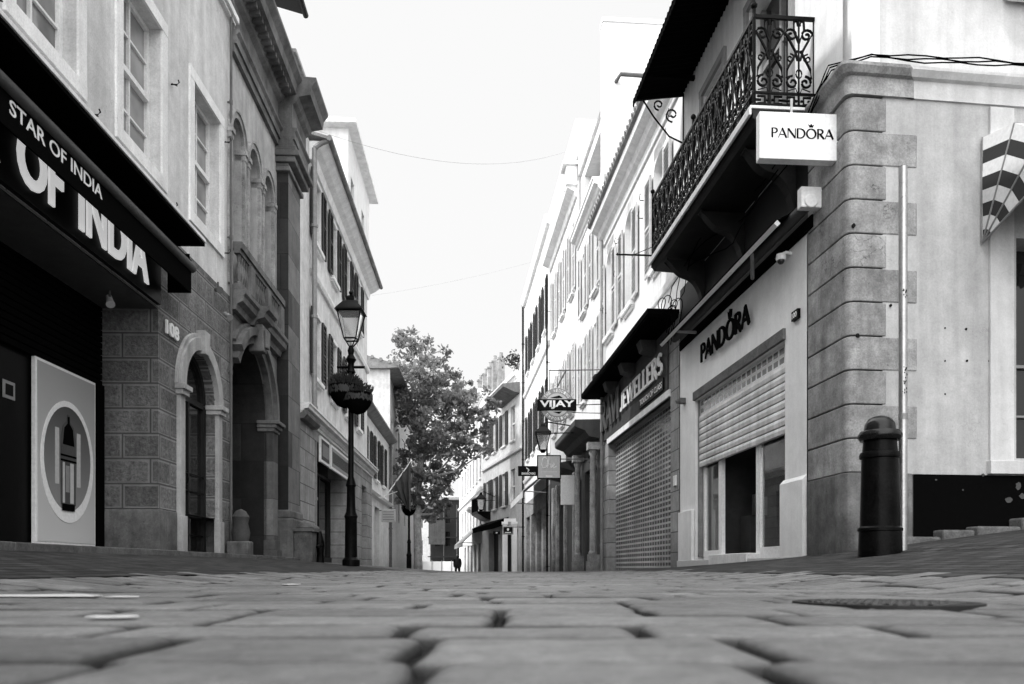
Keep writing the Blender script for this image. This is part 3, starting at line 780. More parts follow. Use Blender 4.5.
# giant pilaster and entablature
mb = MB(); mb.box(F,14.0,14.92,0,.2,1.1,7.0); mb.build('pilaster', M['bank_stone'], root)
mb = MB(); mb.face([P(13.996,.0,1.1),P(13.996,.2,1.1),P(13.996,.2,7.0),P(13.996,.0,7.0)]); mb.build('pilaster_side', M['bank_stone_shaded'], root)  # side face painted darker, away from the light
mb = MB(); mb.box(F,13.93,14.98,0,.3,-.2,.95); mb.box(F,13.96,14.95,0,.25,.95,1.1); mb.build('pilaster_base', M['bank_trim'], root, bevel=.03)
mb = MB()
for k, (a, b, w) in enumerate(((7.0,7.08,.25),(7.08,7.14,.22),(7.14,7.24,.34),(7.24,7.34,.42),(7.34,7.42,.36))): mb.box(F,14.0-w*.35,14.92+w*.35,-.02,w,a,b)
mb.build('capital', M['bank_trim'], root, bevel=.015)
def entab(u0, u1, base, nm):
    mb = MB(); b = base
    mb.prism(F, [(-.02,7.42),(b+.06,7.42),(b+.06,7.54),(b+.09,7.54),(b+.09,7.66),(b+.13,7.70),(b+.13,7.74),(b+.05,7.74),(b+.05,8.15),(b+.12,8.20),(b+.16,8.28),(b+.36,8.32),(b+.38,8.46),(b+.46,8.56),(b+.46,8.62),(-.02,8.66)], u0, u1)
    mb.build(nm, M['bank_trim'], root)
entab(11.36, 13.9, 0, 'entablature'); entab(13.9, 15.02, .24, 'entablature_break')
mb = MB(); u = 11.45
while u < 13.85: mb.box(F,u,u+.07,.05,.30,8.24,8.315); u += .16
mb.build('dentils', M['bank_trim'], root)
mb = MB(); mb.box(F,13.95,14.97,-.3,.3,8.66,9.05); mb.box(F,13.9,15.02,-.3,.36,9.05,9.13); mb.build('parapet_block', M['bank_pale'], root, bevel=.02)
mb = MB(); sheet(mb, F, 11.36, 13.7, 9.0, 10.9, [(11.9,12.4,9.3,10.4,.2),(12.8,13.3,9.3,10.4,.2)], .2, w=-.05); mb.face([P(13.7,-.05,9),P(13.7,-6,9),P(13.7,-6,10.9),P(13.7,-.05,10.9)]); mb.build('attic_wall', M['bank_pale'], root)
for a in (11.9, 12.8): window(root, F, a, a+.5, 9.3, 10.4, dep=.24, rows=2, sill=False, frame='dark_wood_and_shade')
mb = MB(); mb.hexa([P(11.3,-6,11.6),P(14.1,-6,11.6),P(14.1,.42,9.85),P(11.3,.42,9.85),P(11.3,-6,11.7),P(14.1,-6,11.7),P(14.1,.42,9.95),P(11.3,.42,9.95)]); mb.tube([P(11.3,.47,9.86),P(14.15,.47,9.86)],.05,8); mb.build('eaves', M['dark_wood_and_shade'], root)
# carved stones at the foot of the arch
t = thing('guard_stone', 'carved stone lump on a block at the foot of the great arch', 'stone', P(11.12,.2,.2))
mb = MB(); c = P(11.12,.22,.2); mb.box(F,10.99,11.25,.06,.36,.15,.45); mb.build('block', M['plinth'], t, bevel=.02)
mb = MB(); mb.lathe((c[0],c[1],.45), [(.11,0),(.13,.12),(.10,.25),(.12,.34),(.07,.42),(.01,.45)], 12); mb.build('carved_top', M['darkstone'], t, smooth=True)
t = thing('fountain_block', 'stone block with rounded cap and black iron spout against the pilaster', 'fountain', P(14.45,.4,.1))
mb = MB(); mb.box(F,13.95,14.85,.302,.62,.0,.72); mb.build('block', M['plinth'], t, bevel=.02)
mb = MB(); mb.box(F,13.9,14.9,.302,.66,.72,.78)
for u in (14.15, 14.65): mb.ball(P(u,.46,.80), .15, 8, .55)
mb.build('cap', M['bank_trim'], t, smooth=True)
mb = MB(); mb.tube([P(14.4,.66,.12),P(14.4,.68,.35),P(14.4,.66,.5),P(14.4,.66,.74)], [.10,.06,.10,.04], 10); mb.tube([P(14.2,.66,.45),P(14.4,.72,.52),P(14.6,.66,.45)], .03, 8); mb.build('iron_spout', M['iron'], t, smooth=True)

# =================================================================== LEFT: shuttered house with the stone shopfront
root = thing('shuttered_house', 'pale three-storey house with dark louvred shutters over a stone shopfront', 'building', P(20,0,0))
w1 = [(c-.36, c+.36, 4.15, 5.55) for c in (17.45,19.45,21.45,23.45)]
w2 = [(c-.36, c+.36, 7.05, 8.45) for c in (17.45,19.45,21.45,23.45)]
mb = MB(); sheet(mb, F, 16.8, 25.4, 3.2, 9.0, w1+w2, .2); body(mb, F, 16.8, 25.4, -.8, 9.0, 7)
mb.build('wall', M['plaster_left'], root)
for w in w1+w2: window(root, F, *w, dep=.16, rows=4, trim='plaster_trim', tw=.08, shut='shutter_dark', sw=.40, step=.09)
sh = .15
mb = MB(); sheet(mb, F, 15.05, 25.4, -.6, 3.2, [(16.5,20.9,-.6,2.72,.6),(23.2,24.2,-.6,2.5,.4)], .5, w=sh)
mb.box(F,15.05,16.8,-.02,sh-.003,3.18,3.198); mb.build('shopfront_wall', M['ashlar'], root)
mb = MB(); mb.face([P(15.05,0,-.2),P(15.05,sh,-.2),P(15.05,sh,3.2),P(15.05,0,3.2)]); mb.face([P(16.5,-.4,-.2),P(16.5,sh,-.2),P(16.5,sh,2.72),P(16.5,-.4,2.72)]); mb.build('shopfront_jamb', M['ashlar_x'], root)
cornice(F, 15.0, 25.4, 2.95, 3.2, .22, root, 'shop_cornice', 'plaster_trim', base=sh)
mb = MB(); mb.prism(F, [(.0,2.88),(sh+.10,2.90),(sh+.16,2.97),(sh+.16,3.05),(0,3.05)], 15.0, 16.3); mb.build('pier_cap', M['bank_trim'], root)
mb = MB(); mb.box(F,16.5,20.9,-.44,-.40,-.5,2.7); mb.build('shop_window', M['shopglass'], root)
mb = MB()
for u in (16.5,17.9,19.4,20.84): mb.box(F,u,u+.06,-.4,-.33,-.5,2.3)
mb.box(F,16.5,20.9,-.4,-.32,2.30,2.36); mb.box(F,16.5,20.9,-.4,-.3,-.5,.35); mb.build('shop_frame', M['dark_wood_and_shade'], root)
mb = MB(); mb.box(F,17.1,17.4,-.38,-.36,.2,1.7); mb.cut(); mb.box(F,23.25,24.15,-.26,-.25,-.5,2.5); mb.build('shop_door', M['dark_wood_and_shade'], root)
mb = MB()
for u in (16.65,17.05,17.5): mb.tube([P(u,-.36,.4),P(u+.02,-.34,1.2),P(u,-.36,1.75)], [.12,.09,.05], 8)
mb.build('window_display', M['grey_light'], root, smooth=True)
mb = MB(); mb.prism(F, [(0,6.25),(.06,6.25),(.09,6.32),(.09,6.38),(0,6.38)], 16.8, 25.4); mb.build('string_course', M['plaster_trim'], root)
mb = MB(); mb.prism(F, [(-.1,8.62),(.05,8.62),(.09,8.8),(.22,8.86),(.38,8.98),(.38,9.0),(-.1,9.0)], 16.7, 25.5); mb.build('cornice', M['plaster_trim'], root)
mb = MB(); mb.tube([P(16.6,.43,9.02),P(25.5,.43,9.02)], .06, 8); mb.prism(F, [(.38,9.0),(.40,9.06),(-4,10.3),(-4,10.2)], 16.6, 25.5); mb.build('roof', M['roof'], root)
drainpipe(F, 16.72, .1, .9, 8.85, root, 'zinc', .055)
mb = MB(); mb.tube([P(16.72,.1,8.85),P(16.70,.25,8.95),P(16.7,.40,9.02)], .055, 8); mb.build('pipe_swan_neck', M['zinc'], root, smooth=True)
t = thing('shop_signboard', 'white framed dark signboard over the shuttered house shop window', 'sign', P(18,.2,2.5))
for a, b in ((16.9,17.9),(18.1,20.6)):
    mb = MB(); mb.box(F,a,b,sh+.002,sh+.05,2.33,2.88); fo = mb.build('sign_frame', M['white'], t, bevel=.005)
    mb = MB(); mb.box(F,a+.06,b-.06,sh+.051,sh+.056,2.39,2.82); mb.build('sign_panel', M['grey_mid'] if a > 18 else M['black'], fo)
    mb = MB(); q = a+.15
    while q < b-.2: mb.box(F,q,q+.07,sh+.057,sh+.062,2.47,2.74); q += .13
    mb.build('lettering_bars', M['black'] if a > 18 else M['grey_mid'], fo)
# taller attic block behind
root = thing('attic_block', 'white attic storey with shallow roof rising behind the left eaves', 'building', P(24,0,9))
mb = MB(); sheet(mb, F, 22.4, 26.8, 9.05, 12.4, [(22.9,23.5,9.9,11.3),(25.0,25.6,9.9,11.3)], .2, w=-.12)
mb.face([P(22.4,-.12,9.05),P(22.4,-1.9,9.05),P(22.4,-1.9,12.4),P(22.4,-.12,12.4)]); mb.face([P(26.8,-.12,9.05),P(26.8,-1.9,9.05),P(26.8,-1.9,12.4),P(26.8,-.12,12.4)]); mb.build('wall', M['plaster_white'], root)
for a in (22.9, 25.0): window(root, F, a, a+.6, 9.9, 11.3, dep=.3, rows=2, sill=False, frame='shutter_dark')
mb = MB(); mb.hexa([P(22.1,.15,12.4),P(27.1,.15,12.4),P(27.1,-2.2,12.4),P(22.1,-2.2,12.4),P(22.1,.15,12.52),P(27.1,.15,12.52),P(27.1,-2.2,12.6),P(22.1,-2.2,12.6)]); mb.build('roof', M['plaster_trim'], root, bevel=.02)

# =================================================================== LEFT: smaller houses further down
F = LD; P = F.P
root = thing('low_house', 'low pale house with tall dark shutters beside the flag', 'building', P(32,0,0))
w1 = [(c-.4, c+.4, 3.7, 5.4) for c in (28.2,30.6,33.0,35.4)]
ops = w1+[(27.2,28.4,-1,2.6,.3),(29.4,31.4,-1,2.6,.3),(32.5,34.0,-1,2.6,.3)]
mb = MB(); sheet(mb, F, 25.5, 37.8, -1, 6.0, ops, .2); body(mb, F, 25.5, 37.8, -1, 6.0, 6); mb.build('wall', M['plaster_left'], root)
for w in w1: window(root, F, *w, dep=.15, rows=4, shut='shutter_dark', sw=.5, step=.12)
mb = MB(); mb.prism(F, [(-.1,5.85),(.1,5.9),(.38,6.05),(.38,6.12),(-4,7.2),(-4,7.0)], 25.5, 37.9); mb.build('roof', M['roof'], root)
for a, b in ((27.2,28.4),(29.4,31.4),(32.5,34.0)):
    mb = MB(); mb.box(F,a,b,-.3,-.25,-1,2.6); d = mb.build('shop_door', M['shopglass'], root)
    mb = MB(); mb.box(F,a,a+.07,-.25,-.2,-1,2.6); mb.box(F,b-.07,b,-.25,-.2,-1,2.6); mb.box(F,a,b,-.25,-.2,2.1,2.18); mb.build('door_frame', M['dark_wood_and_shade'], d)
mb = MB(); mb.prism(F, [(0,2.9),(.15,2.95),(.22,3.05),(0,3.1)], 25.5, 37.8); mb.build('string_course', M['plaster_trim'], root)
drainpipe(F, 37.6, .1, -.6, 6, root, 'pipe', .07)
root = thing('tiled_gable_house', 'taller pale house with tiled eaves behind the low house', 'building', P(44,0,0))
w1 = [(c-.4, c+.4, z, z+1.7) for c in (41,44.5,48,51.5) for z in (2.6,5.9)]
mb = MB(); sheet(mb, F, 38.2, 55, -1.2, 9.6, w1, .2, w=-.2); body(mb, F, 38.2, 55, -1.2, 9.6, 5); mb.build('wall', M['plaster_cream'], root)
for w in w1: window(root, F, *w, dep=.35, rows=2, sill=False, frame='shutter_dark')
mb = MB(); mb.prism(F, [(-.3,9.55),(.45,9.6),(.45,9.72),(-2.6,10.6),(-5.4,9.7),(-5.4,9.6)], 37.9, 55.2)
for k in range(14): mb.tube([P(37.85,.4-k*.4,9.74+min(k*.4,3-(k*.4-3) if k*.4 > 3 else 9)*.28),P(38.6,.4-k*.4,9.74+min(k*.4,3-(k*.4-3) if k*.4 > 3 else 9)*.28)],.09,6)
mb.build('roof', M['roof'], root)
# flag on a slanting pole
a = Vector((-4.75, 30.0, 2.75)); b = Vector((-3.78, 30.0, 4.1))
t = thing('flag', 'dark flag drooping from a slanted white pole over the left pavement', 'flag', a)
mb = MB(); mb.tube([a, b], .022, 8); mb.tube([a+Vector((-.25,0,-.05)), a+Vector((.45,0,.2))], .014, 6); mb.ball(b, .04, 6); mb.build('pole', M['white'], t, smooth=True)
mb = MB(); N = 14; gr = []
for i in range(N+1):
    p = a.lerp(b, .22+.76*i/N); row = []
    for k in range(N+1):
        f = k/N; top = p
        tip = Vector((-3.86, 30.0, 2.2))
        q = top.lerp(tip+Vector((.10*i/N-.05,0,.12*(1-i/N))), f); q.y += .10*math.sin(i*1.3+f*3)*(.3+f); row.append(q)
    gr.append(row)
for i in range(N):
    for k in range(N): mb.face([gr[i][k],gr[i+1][k],gr[i+1][k+1],gr[i][k+1]])
mb.build('flag_cloth', M['flag'], t, smooth=True)
# small projecting board
t = thing('projecting_sign', 'pale lined notice board projecting from the low house', 'sign', (-4.55,34,2))
mb = MB(); mb.wbox(-5.55,-4.95,34,34.06,2.03,2.58); s = mb.build('board', M['grey_light'], t, bevel=.01)
mb = MB()
for k in range(4): mb.wbox(-5.48,-5.02,33.985,33.998,2.12+k*.11,2.155+k*.11)
mb.build('board_lines', M['grey_mid'], s)
mb = MB(); mb.tube([(-5.75,34.03,2.5),(-4.95,34.03,2.62)], .02, 6); mb.build('bracket', M['pipe'], t)

# =================================================================== STREET LAMPS
def lamp_at(x, y, H, label, first=None):
    z0 = g(x, y)
    t = thing('street_lamp', label, 'street lamp', (x,y,z0), 'lamp posts along the left side')
    k = H/4.2; C = (x,y,z0)
    mb = MB(); mb.lathe(C, [(.14*k,0),(.14*k,.1),(.10*k,.14),(.095*k,.75*k),(.11*k,.79*k),(.08*k,.86*k),(.07*k,.95*k),(.065*k,1.25*k),(.085*k,1.28*k),(.07*k,1.34*k),(.045*k,1.42*k),(.042*k,3.05*k),(.075*k,3.08*k),(.05*k,3.14*k),(.05*k,3.22*k),(.085*k,3.28*k),(.04*k,3.36*k),(.055*k,3.42*k),(.03*k,3.5*k)], 16)
    mb.tube([(x-.22*k,y,z0+3.16*k),(x+.22*k,y,z0+3.16*k)], .022*k, 8); mb.build('pole', M['iron'], t, smooth=True)
    L = z0+3.5*k
    mb = MB(); hb, ht, zb, zt = .095*k, .185*k, L+.10*k, L+.52*k
    cs = [(-1,-1),(1,-1),(1,1),(-1,1)]
    for cx_, cy_ in cs: mb.tube([(x+cx_*hb,y+cy_*hb,zb),(x+cx_*ht,y+cy_*ht,zt)], .012*k, 4); mb.tube([(x+cx_*hb,y+cy_*hb,zb),(x+cx_*.02,y+cy_*.02,L-.02)], .011*k, 4)
    for h, z in ((hb,zb),(ht,zt)):
        for i in range(4):
            p, q = cs[i], cs[(i+1) % 4]; mb.tube([(x+p[0]*h,y+p[1]*h,z),(x+q[0]*h,y+q[1]*h,z)], .014*k, 4)
    mb.loft([[(x+c[0]*h,y+c[1]*h,z) for c in cs] for h, z in ((ht*1.18,zt+.005),(ht*1.1,zt+.035),(ht*.55,zt+.17*k),(ht*.35,zt+.19*k),(ht*.35,zt+.25*k),(ht*.1,zt+.28*k))])
    mb.ball((x,y,zt+.32*k), .035*k, 6); ln_ = mb.build('lantern', M['iron'], t)
    mb = MB(); mb.loft([[(x+c[0]*h*.93,y+c[1]*h*.93,z) for c in cs] for h, z in ((hb,zb),(ht,zt))], caps=False)
    mb.build('lantern_glass', M['lampglass'], ln_)
    return t
def lampglass():
    m, nt, b = nodes('frosted_glass'); b.inputs['Base Color'].default_value = G(.75); b.inputs['Roughness'].default_value = .25
    b.inputs['Transmission Weight'].default_value = .85; b.inputs['IOR'].default_value = 1.05; return m
M['lampglass'] = lampglass()
lx, ly = (351-512)/800*12.7, 12.7
lamp_at(lx, ly, 4.2, 'tall black lantern post carrying a flower basket, nearest on the left')
lamp_at((409-512)/800*32, 32, 4.3, 'distant black lantern post standing below the drooping flag')
lamp_at((397-512)/800*62, 62, 4.3, 'furthest small black lantern post beyond the flag')
def basket(x, y, z, r, label, n=900):
    t = thing('flower_basket', label, 'plant basket', (x,y,z), 'baskets hung on the lamp posts')
    mb = MB(); mb.lathe((x,y,z), [(.02,-r*1.25),(r*.5,-r*1.08),(r*.85,-r*.62),(r*1.0,-.1*r),(r*.95,.04),(.06,.05)], 18); mb.build('bowl', M['black_matt'], t, smooth=True)
    mb = MB()
    for i in range(n):
        a = random.uniform(0, 2*PI); q = r*math.sqrt(random.random())*1.02
        h = random.uniform(.0, .8)*(1.1-q/r*.5)*r*1.2; s = r*random.uniform(.05, .11)
        c = Vector((x+q*math.cos(a), y+q*math.sin(a), z+h*.9+.02)); d = Vector((math.cos(a)*.5, math.sin(a)*.5, random.uniform(.3,1.4))).normalized()
        e = d.cross(Vector((random.random()-.5, random.random()-.5, .2))).normalized()
        mb.face([c-d*s*1.6, c+e*s*.5, c+d*s*2.0, c-e*s*.5])
    for i in range(n//3):
        a = random.uniform(0, 2*PI); c = Vector((x+r*1.0*math.cos(a), y+r*1.0*math.sin(a), z-random.uniform(0,.35)*r)); s = r*.07
        mb.face([c+Vector((0,0,s*1.5)), c+Vector((s*math.sin(a),-s*math.cos(a),0)), c-Vector((0,0,s*1.8)), c-Vector((s*math.sin(a),-s*math.cos(a),0))])
    mb.build('foliage', M['leaf_dark'], t)
basket(lx-.09, ly-.02, 2.93, .255, 'upper left half of the basket planting on the nearest lamp post')
basket(lx+.12, ly-.06, 2.80, .235, 'lower right half of the basket planting on the nearest lamp post', 700)
basket((409-512)/800*32, 31.95, 2.52, .30, 'dark plant basket on the lamp post below the flag', 300)
basket((397-512)/800*62, 61.95, 1.75, .42, 'small dark plant basket on the furthest lamp post', 200)

# =================================================================== RIGHT: corner building with the jewellery shop
F = RR; P = F.P
root = thing('corner_building', 'corner building with banded grey quoins, white shopfront and iron balcony', 'building', (CX,CY,0))
shop = (9.02, 12.30, -.2, 2.65, .17)
mb = MB(); sheet(mb, F, 8.47, 13.1, -.3, 3.62, [shop], .35, w=.0); mb.build('shopfront_wall', M['shop_white'], root)
mb = MB(); mb.box(F,12.34,13.05,.002,.05,-.1,.98); mb.cut(); mb.box(F,8.47,9.05,.002,.05,.2,1.02)
mb.hexa([P(8.47,.002,1.02),P(9.05,.002,1.02),P(9.05,.05,1.02),P(8.47,.05,1.02),P(8.47,.002,1.07),P(9.05,.002,1.07),P(9.05,.004,1.07),P(8.47,.004,1.07)])
mb.build('pilaster_base', M['shop_white'], root, bevel=.006)
mb = MB(); mb.box(F,8.44,10.0,.0,.06,-.1,.20); mb.cut(); mb.box(F,11.5,13.1,.0,.055,-.1,.20); mb.build('plinth', M['grey_light'], root, bevel=.006)
mb = MB(); mb.box(F,10.03,11.47,-.33,.07,-.1,.27); mb.build('doorstep', M['plaster_trim'], root, bevel=.01)
mb = MB(); mb.box(F,9.0,12.32,-.05,.035,2.651,2.78); mb.build('lintel', M['kerb'], root, bevel=.006)
# half lowered roller shutter
mb = MB(); z = 1.62
while z < 2.36: mb.prism(F, [(-.10,z),(-.055,z+.004),(-.048,z+.05),(-.058,z+.088),(-.10,z+.094)], 9.03, 12.29); z += .1
sh_ = mb.build('roller_shutter', M['slat'], root)
mb = MB(); mb.box(F,9.03,12.29,-.095,-.065,2.362,2.65); mb.build('shutter_grille', M['perf_white'], sh_)
mb = MB(); mb.box(F,9.022,9.06,-.14,-.04,.25,2.65); mb.cut(); mb.box(F,12.26,12.298,-.14,-.04,.25,2.65); mb.build('shutter_rail', M['zinc'], root)
for a, b in ((9.06,10.08),(11.5,12.24)):
    mb = MB(); mb.box(F,a,a+.055,-.165,-.11,.2,1.75); mb.box(F,b-.055,b,-.165,-.11,.2,1.75); mb.box(F,a+.055,b-.055,-.165,-.112,.2,.34); mb.box(F,a+.055,b-.055,-.165,-.112,1.7,1.75)
    w = mb.build('shop_window', M['sign_white'], root)
    mb = MB(); mb.box(F,a+.055,b-.055,-.15,-.14,.34,1.7); mb.build('pane', M['clearglass'], w)
mb = MB(); mb.box(F,9.0,12.4,-2.2,-2.1,0,2.7); mb.box(F,8.8,9.0,-2.2,-.175,0,2.7); mb.box(F,12.31,12.5,-2.2,-.175,0,2.7); mb.box(F,9.0,12.4,-2.1,-.175,2.66,2.7); mb.box(F,9,12.4,-2.1,-.175,0,.19); mb.build('shop_interior', M['soffit'], root)
mb = MB()
for u in (9.3, 11.6): mb.box(F,u,u+.4,-1.1,-.6,.2,.85); mb.cut()
mb.build('display_table', M['soffit'], root)
mb = MB()
for u, h in ((9.4,.2),(9.6,.3),(11.7,.28),(11.9,.18),(11.95,.34)): mb.box(F,u,u+.1,-.9,-.8,.851,.851+h); mb.cut()
mb.build('display_box', M['grey_mid'], root)
mb = MB()
for zz in (.9,1.5,2.1): mb.box(F,9.2,12.2,-2.09,-1.8,zz,zz+.04); mb.cut()
mb.build('shelf', M['grey_mid'], root)
mb = MB(); mb.box(F,9.2,12.2,-2.095,-2.06,.2,2.6); mb.build('shelf_back', M['dark_wood_and_shade'], root)
mb = MB(); mb.box(F,10.10,10.15,-.165,-.11,.27,2.6); mb.cut(); mb.box(F,11.43,11.48,-.165,-.11,.27,2.6); mb.build('door_frame', M['sign_white'], root)
mb = MB(); mb.box(F,10.75,10.80,-.9,-.85,.19,2.2); mb.box(F,10.2,11.4,-.9,-.86,1.45,1.49); mb.build('inner_door', M['grey_mid'], root)
# band between fascia and balcony with its shade put into the colour, wall above
mb = MB(); sheet(mb, F, 8.3, 13.1, 3.62, 4.62, [], .2, w=.0); mb.build('painted_shade_band', M['dark_wood_and_shade'], root)  # near-black sheet stands in for the balcony's shade on the wall
mb = MB()
ops = [(8.85,10.1,4.80,7.1,.22),(11.0,11.9,4.80,7.1,.22)]
sheet(mb, F, 7.7, 13.1, 4.62, 11.5, ops, .22)
mb.face([P(13.1,0,-.3),P(13.1,-7,-.3),P(13.1,-7,11.5),P(13.1,0,11.5)]); mb.face([P(7.7,0,11.5),P(13.1,0,11.5),P(13.1,-7,11.5),P(7.7,-7,11.5)])
mb.build('upper_wall', M['plaster_white'], root)
for o_ in ops:
    a, b = o_[:2]
    mb = MB(); mb.box(F,a-.09,a-.001,0,.04,4.8,7.1); mb.box(F,b+.001,b+.09,0,.04,4.8,7.1); mb.box(F,a-.09,b+.09,0,.045,7.1,7.2)
    mb.box(F,a+.02,a+.07,-.2,-.14,4.8,7.08); mb.box(F,b-.07,b-.02,-.2,-.14,4.8,7.08); mb.box(F,(a+b)/2-.03,(a+b)/2+.03,-.2,-.14,4.8,7.08); mb.box(F,a,b,-.2,-.15,6.3,6.36)
    d = mb.build('balcony_door', M['grey_mid'], root)
    mb = MB(); mb.box(F,a,b,-.21,-.20,4.8,7.1); mb.build('pane', M['shopglass'], d)
# quoined corner: courses in plan wrap the rounded corner
def plan_corner(uend, y_end, inset=0.0, r=.10):
    A = Vector((CX, CY)); ds = Vector((F.d[0], F.d[1])).normalized(); dw = Vector(SW.d)
    ns = Vector((F.n[0], F.n[1])).normalized(); nw = Vector((SW.n[0], SW.n[1])).normalized()
    C0 = A - ns*inset - nw*inset
    pts = [C0 + ds*(y_end-CY)]
    p0 = C0 + ds*r; p1 = C0 + dw*r
    for i in range(7):
        t = i/6; pts.append(p0*(1-t)**2 + C0*2*t*(1-t) + p1*t*t)
    pts.append(C0 + dw*uend)
    return pts
def course(z0, z1, uend, yend, out=0.0, back=.3):
    o = plan_corner(uend, yend, -out); i = plan_corner(uend, yend, back, .02)
    mb = MB(); ring = o + [i[-1], i[4], i[0]]
    mb.plan([(p.x, p.y) for p in ring], z0, z1); return mb
mb = MB(); o = plan_corner(.66, 8.44, .03); i = plan_corner(.66, 8.44, .4, .02); mb.plan([(p.x,p.y) for p in o+[i[-1],i[4],i[0]]], 0, 4.6); mb.build('corner_core', M['groove'], root)
z = .995; k = 0
while z < 4.5:
    zt = min(z+.313, 4.565); uend = .70 if k % 2 else .385
    course(z, zt, uend, 8.44, .01).build('quoin', M['quoin'] if k % 3 else M['quoin_light'], root, bevel=.009)
    z += .325; k += 1
course(-.1, .985, .66, 8.44, .025).build('corner_plinth', M['plinth'], root, bevel=.006)
mb = MB(); mb.box(F,8.445,8.468,-.1,-.02,0,4.6); mb.build('shadow_gap', M['groove'], root)
cprof = [(.0,4.575),(.02,4.575),(.02,4.60),(.03,4.74),(.07,4.75),(.11,4.80),(.11,4.83),(.0,4.85)]
for a_, b_, mt, nm in ((0,.68,'quoin_light','corner_cornice'),(.68,13,'side_wall_top','side_cornice')):
    if a_ == 0:
        mb = MB()
        rings = []
        for w_, z_ in cprof[1:-1]: rings.append([(p.x,p.y,z_) for p in plan_corner(.68, 8.44, -w_-.012, .08)+[plan_corner(.68,8.44,.4,.02)[-1], plan_corner(.68,8.44,.4,.02)[0]]])
        mb.loft(rings); mb.build(nm, M[mt], root)
    else:
        mb = MB(); mb.prism(SW, cprof, a_-.09, b_); mb.build(nm, M[mt], root)
# side street wall
S = SW.P
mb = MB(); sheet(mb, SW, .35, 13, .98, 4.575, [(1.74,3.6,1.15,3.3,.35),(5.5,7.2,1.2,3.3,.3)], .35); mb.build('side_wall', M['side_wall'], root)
mb = MB(); sheet(mb, SW, .66, 13, -.2, .98, [], .3, w=.014); mb.face([S(.66,.014,.98),S(13,.014,.98),S(13,-.1,.98),S(.66,-.1,.98)]); mb.build('black_plinth', M['black_matt'], root)
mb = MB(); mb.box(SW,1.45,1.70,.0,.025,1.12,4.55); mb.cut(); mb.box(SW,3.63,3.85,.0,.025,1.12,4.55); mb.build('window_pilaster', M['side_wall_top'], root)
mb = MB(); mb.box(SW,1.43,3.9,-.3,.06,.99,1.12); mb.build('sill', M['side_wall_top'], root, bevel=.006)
for a, b in ((1.74,3.6),(5.5,7.2)):
    mb = MB(); mb.box(SW,a,b,-.34,-.3,1.15,3.3); w = mb.build('window', M['shopglass'], root)
    mb = MB(); mb.box(SW,a,a+.06,-.3,-.24,1.15,3.3); mb.box(SW,b-.06,b,-.3,-.24,1.15,3.3); mb.box(SW,a,b,-.3,-.25,2.1,2.13); mb.box(SW,a,b,-.3,-.25,1.6,1.62); mb.build('frame', M['grey_mid'], w)
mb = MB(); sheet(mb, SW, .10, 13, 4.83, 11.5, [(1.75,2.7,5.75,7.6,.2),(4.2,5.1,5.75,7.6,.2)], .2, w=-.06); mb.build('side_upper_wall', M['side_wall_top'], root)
for a in (1.75, 4.2): window(root, SW, a, a+.92, 5.75, 7.6, dep=.25, rows=4, shut='shutter_dark', sill=True)
mb = MB(); mb.box(SW,.06,.345,-.3,-.04,4.83,11.5); mb.build('corner_strip', M['plaster_white'], root)
# dents and marks on the side wall
for (px, py, s) in ((945,328,.012),(966,329,.018),(945,361,.013),(967,361,.018),(945,394,.013),(989,361,.012),(857,336,.03),(845,348,.02),(850,354,.02),(853,226,.03),(890,306,.02)):
    u = ((px-512)/800*CY-CX)/(.993-(px-512)/800*.118); yy = CY+.118*u; zz = HC+(568-py)*yy/800
    if u < .03: continue
    ww = .016 if u < .68 else .003; s *= .7
    mb = MB(); mb.slab(SW, [(u+s*random.uniform(.7,1.2)*math.cos(a*PI/4), zz+s*random.uniform(.7,1.2)*math.sin(a*PI/4)) for a in range(8)], ww-.01, ww+.002); mb.build('screw_hole', M['groove'], root)
for (px, py, sx_, sz_) in ((982,475,.02,.015),(1008,500,.05,.03),(1017,486,.03,.04),(1021,496,.035,.03),(962,490,.01,.012),(935,480,.012,.01)):
    u = ((px-512)/800*CY-CX)/(.993-(px-512)/800*.118); yy = CY+.118*u; zz = HC+(568-py)*yy/800
    mb = MB(); mb.slab(SW, [(u+sx_*random.uniform(.6,1.2)*math.cos(a*PI/5), zz+sz_*random.uniform(.6,1.2)*math.sin(a*PI/5)) for a in range(10)], .0145, .017); mb.build('paint_chip', M['darkstone'], root)
# balcony
b0, b1, bw = 8.28, 12.4, .66
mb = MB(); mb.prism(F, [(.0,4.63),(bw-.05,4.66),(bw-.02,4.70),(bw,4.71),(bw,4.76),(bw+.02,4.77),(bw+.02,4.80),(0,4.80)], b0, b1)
bal = mb.build('balcony', M['dark_wood_and_shade'], root)
mb = MB(); mb.box(F,b0-.015,b1+.01,.0,bw+.035,4.803,4.835); mb.box(F,b0-.02,b1+.01,bw+.021,bw+.05,4.73,4.803); mb.build('balcony_edge', M['plaster_trim'], bal, bevel=.005)
for u in (8.8, 10.3, 11.9):
    mb = MB(); prof = [(0,4.0)]
    for i in range(13):
        t = i/12; prof.append((.02+.55*t, 4.0+.62*t**.6 + .05*math.sin(t*PI*2.2)))
    prof += [(.57,4.63),(0,4.63)]
    mb.prism(F, prof, u-.07, u+.07); mb.build('balcony_bracket', M['dark_wood_and_shade'], root, bevel=.01)
def spiral(cx, cy, r0, r1, a0, turns, n=18):
    return [(cx+(r0+(r1-r0)*i/n)*math.cos(a0+turns*2*PI*i/n), cy+(r0+(r1-r0)*i/n)*math.sin(a0+turns*2*PI*i/n)) for i in range(n+1)]
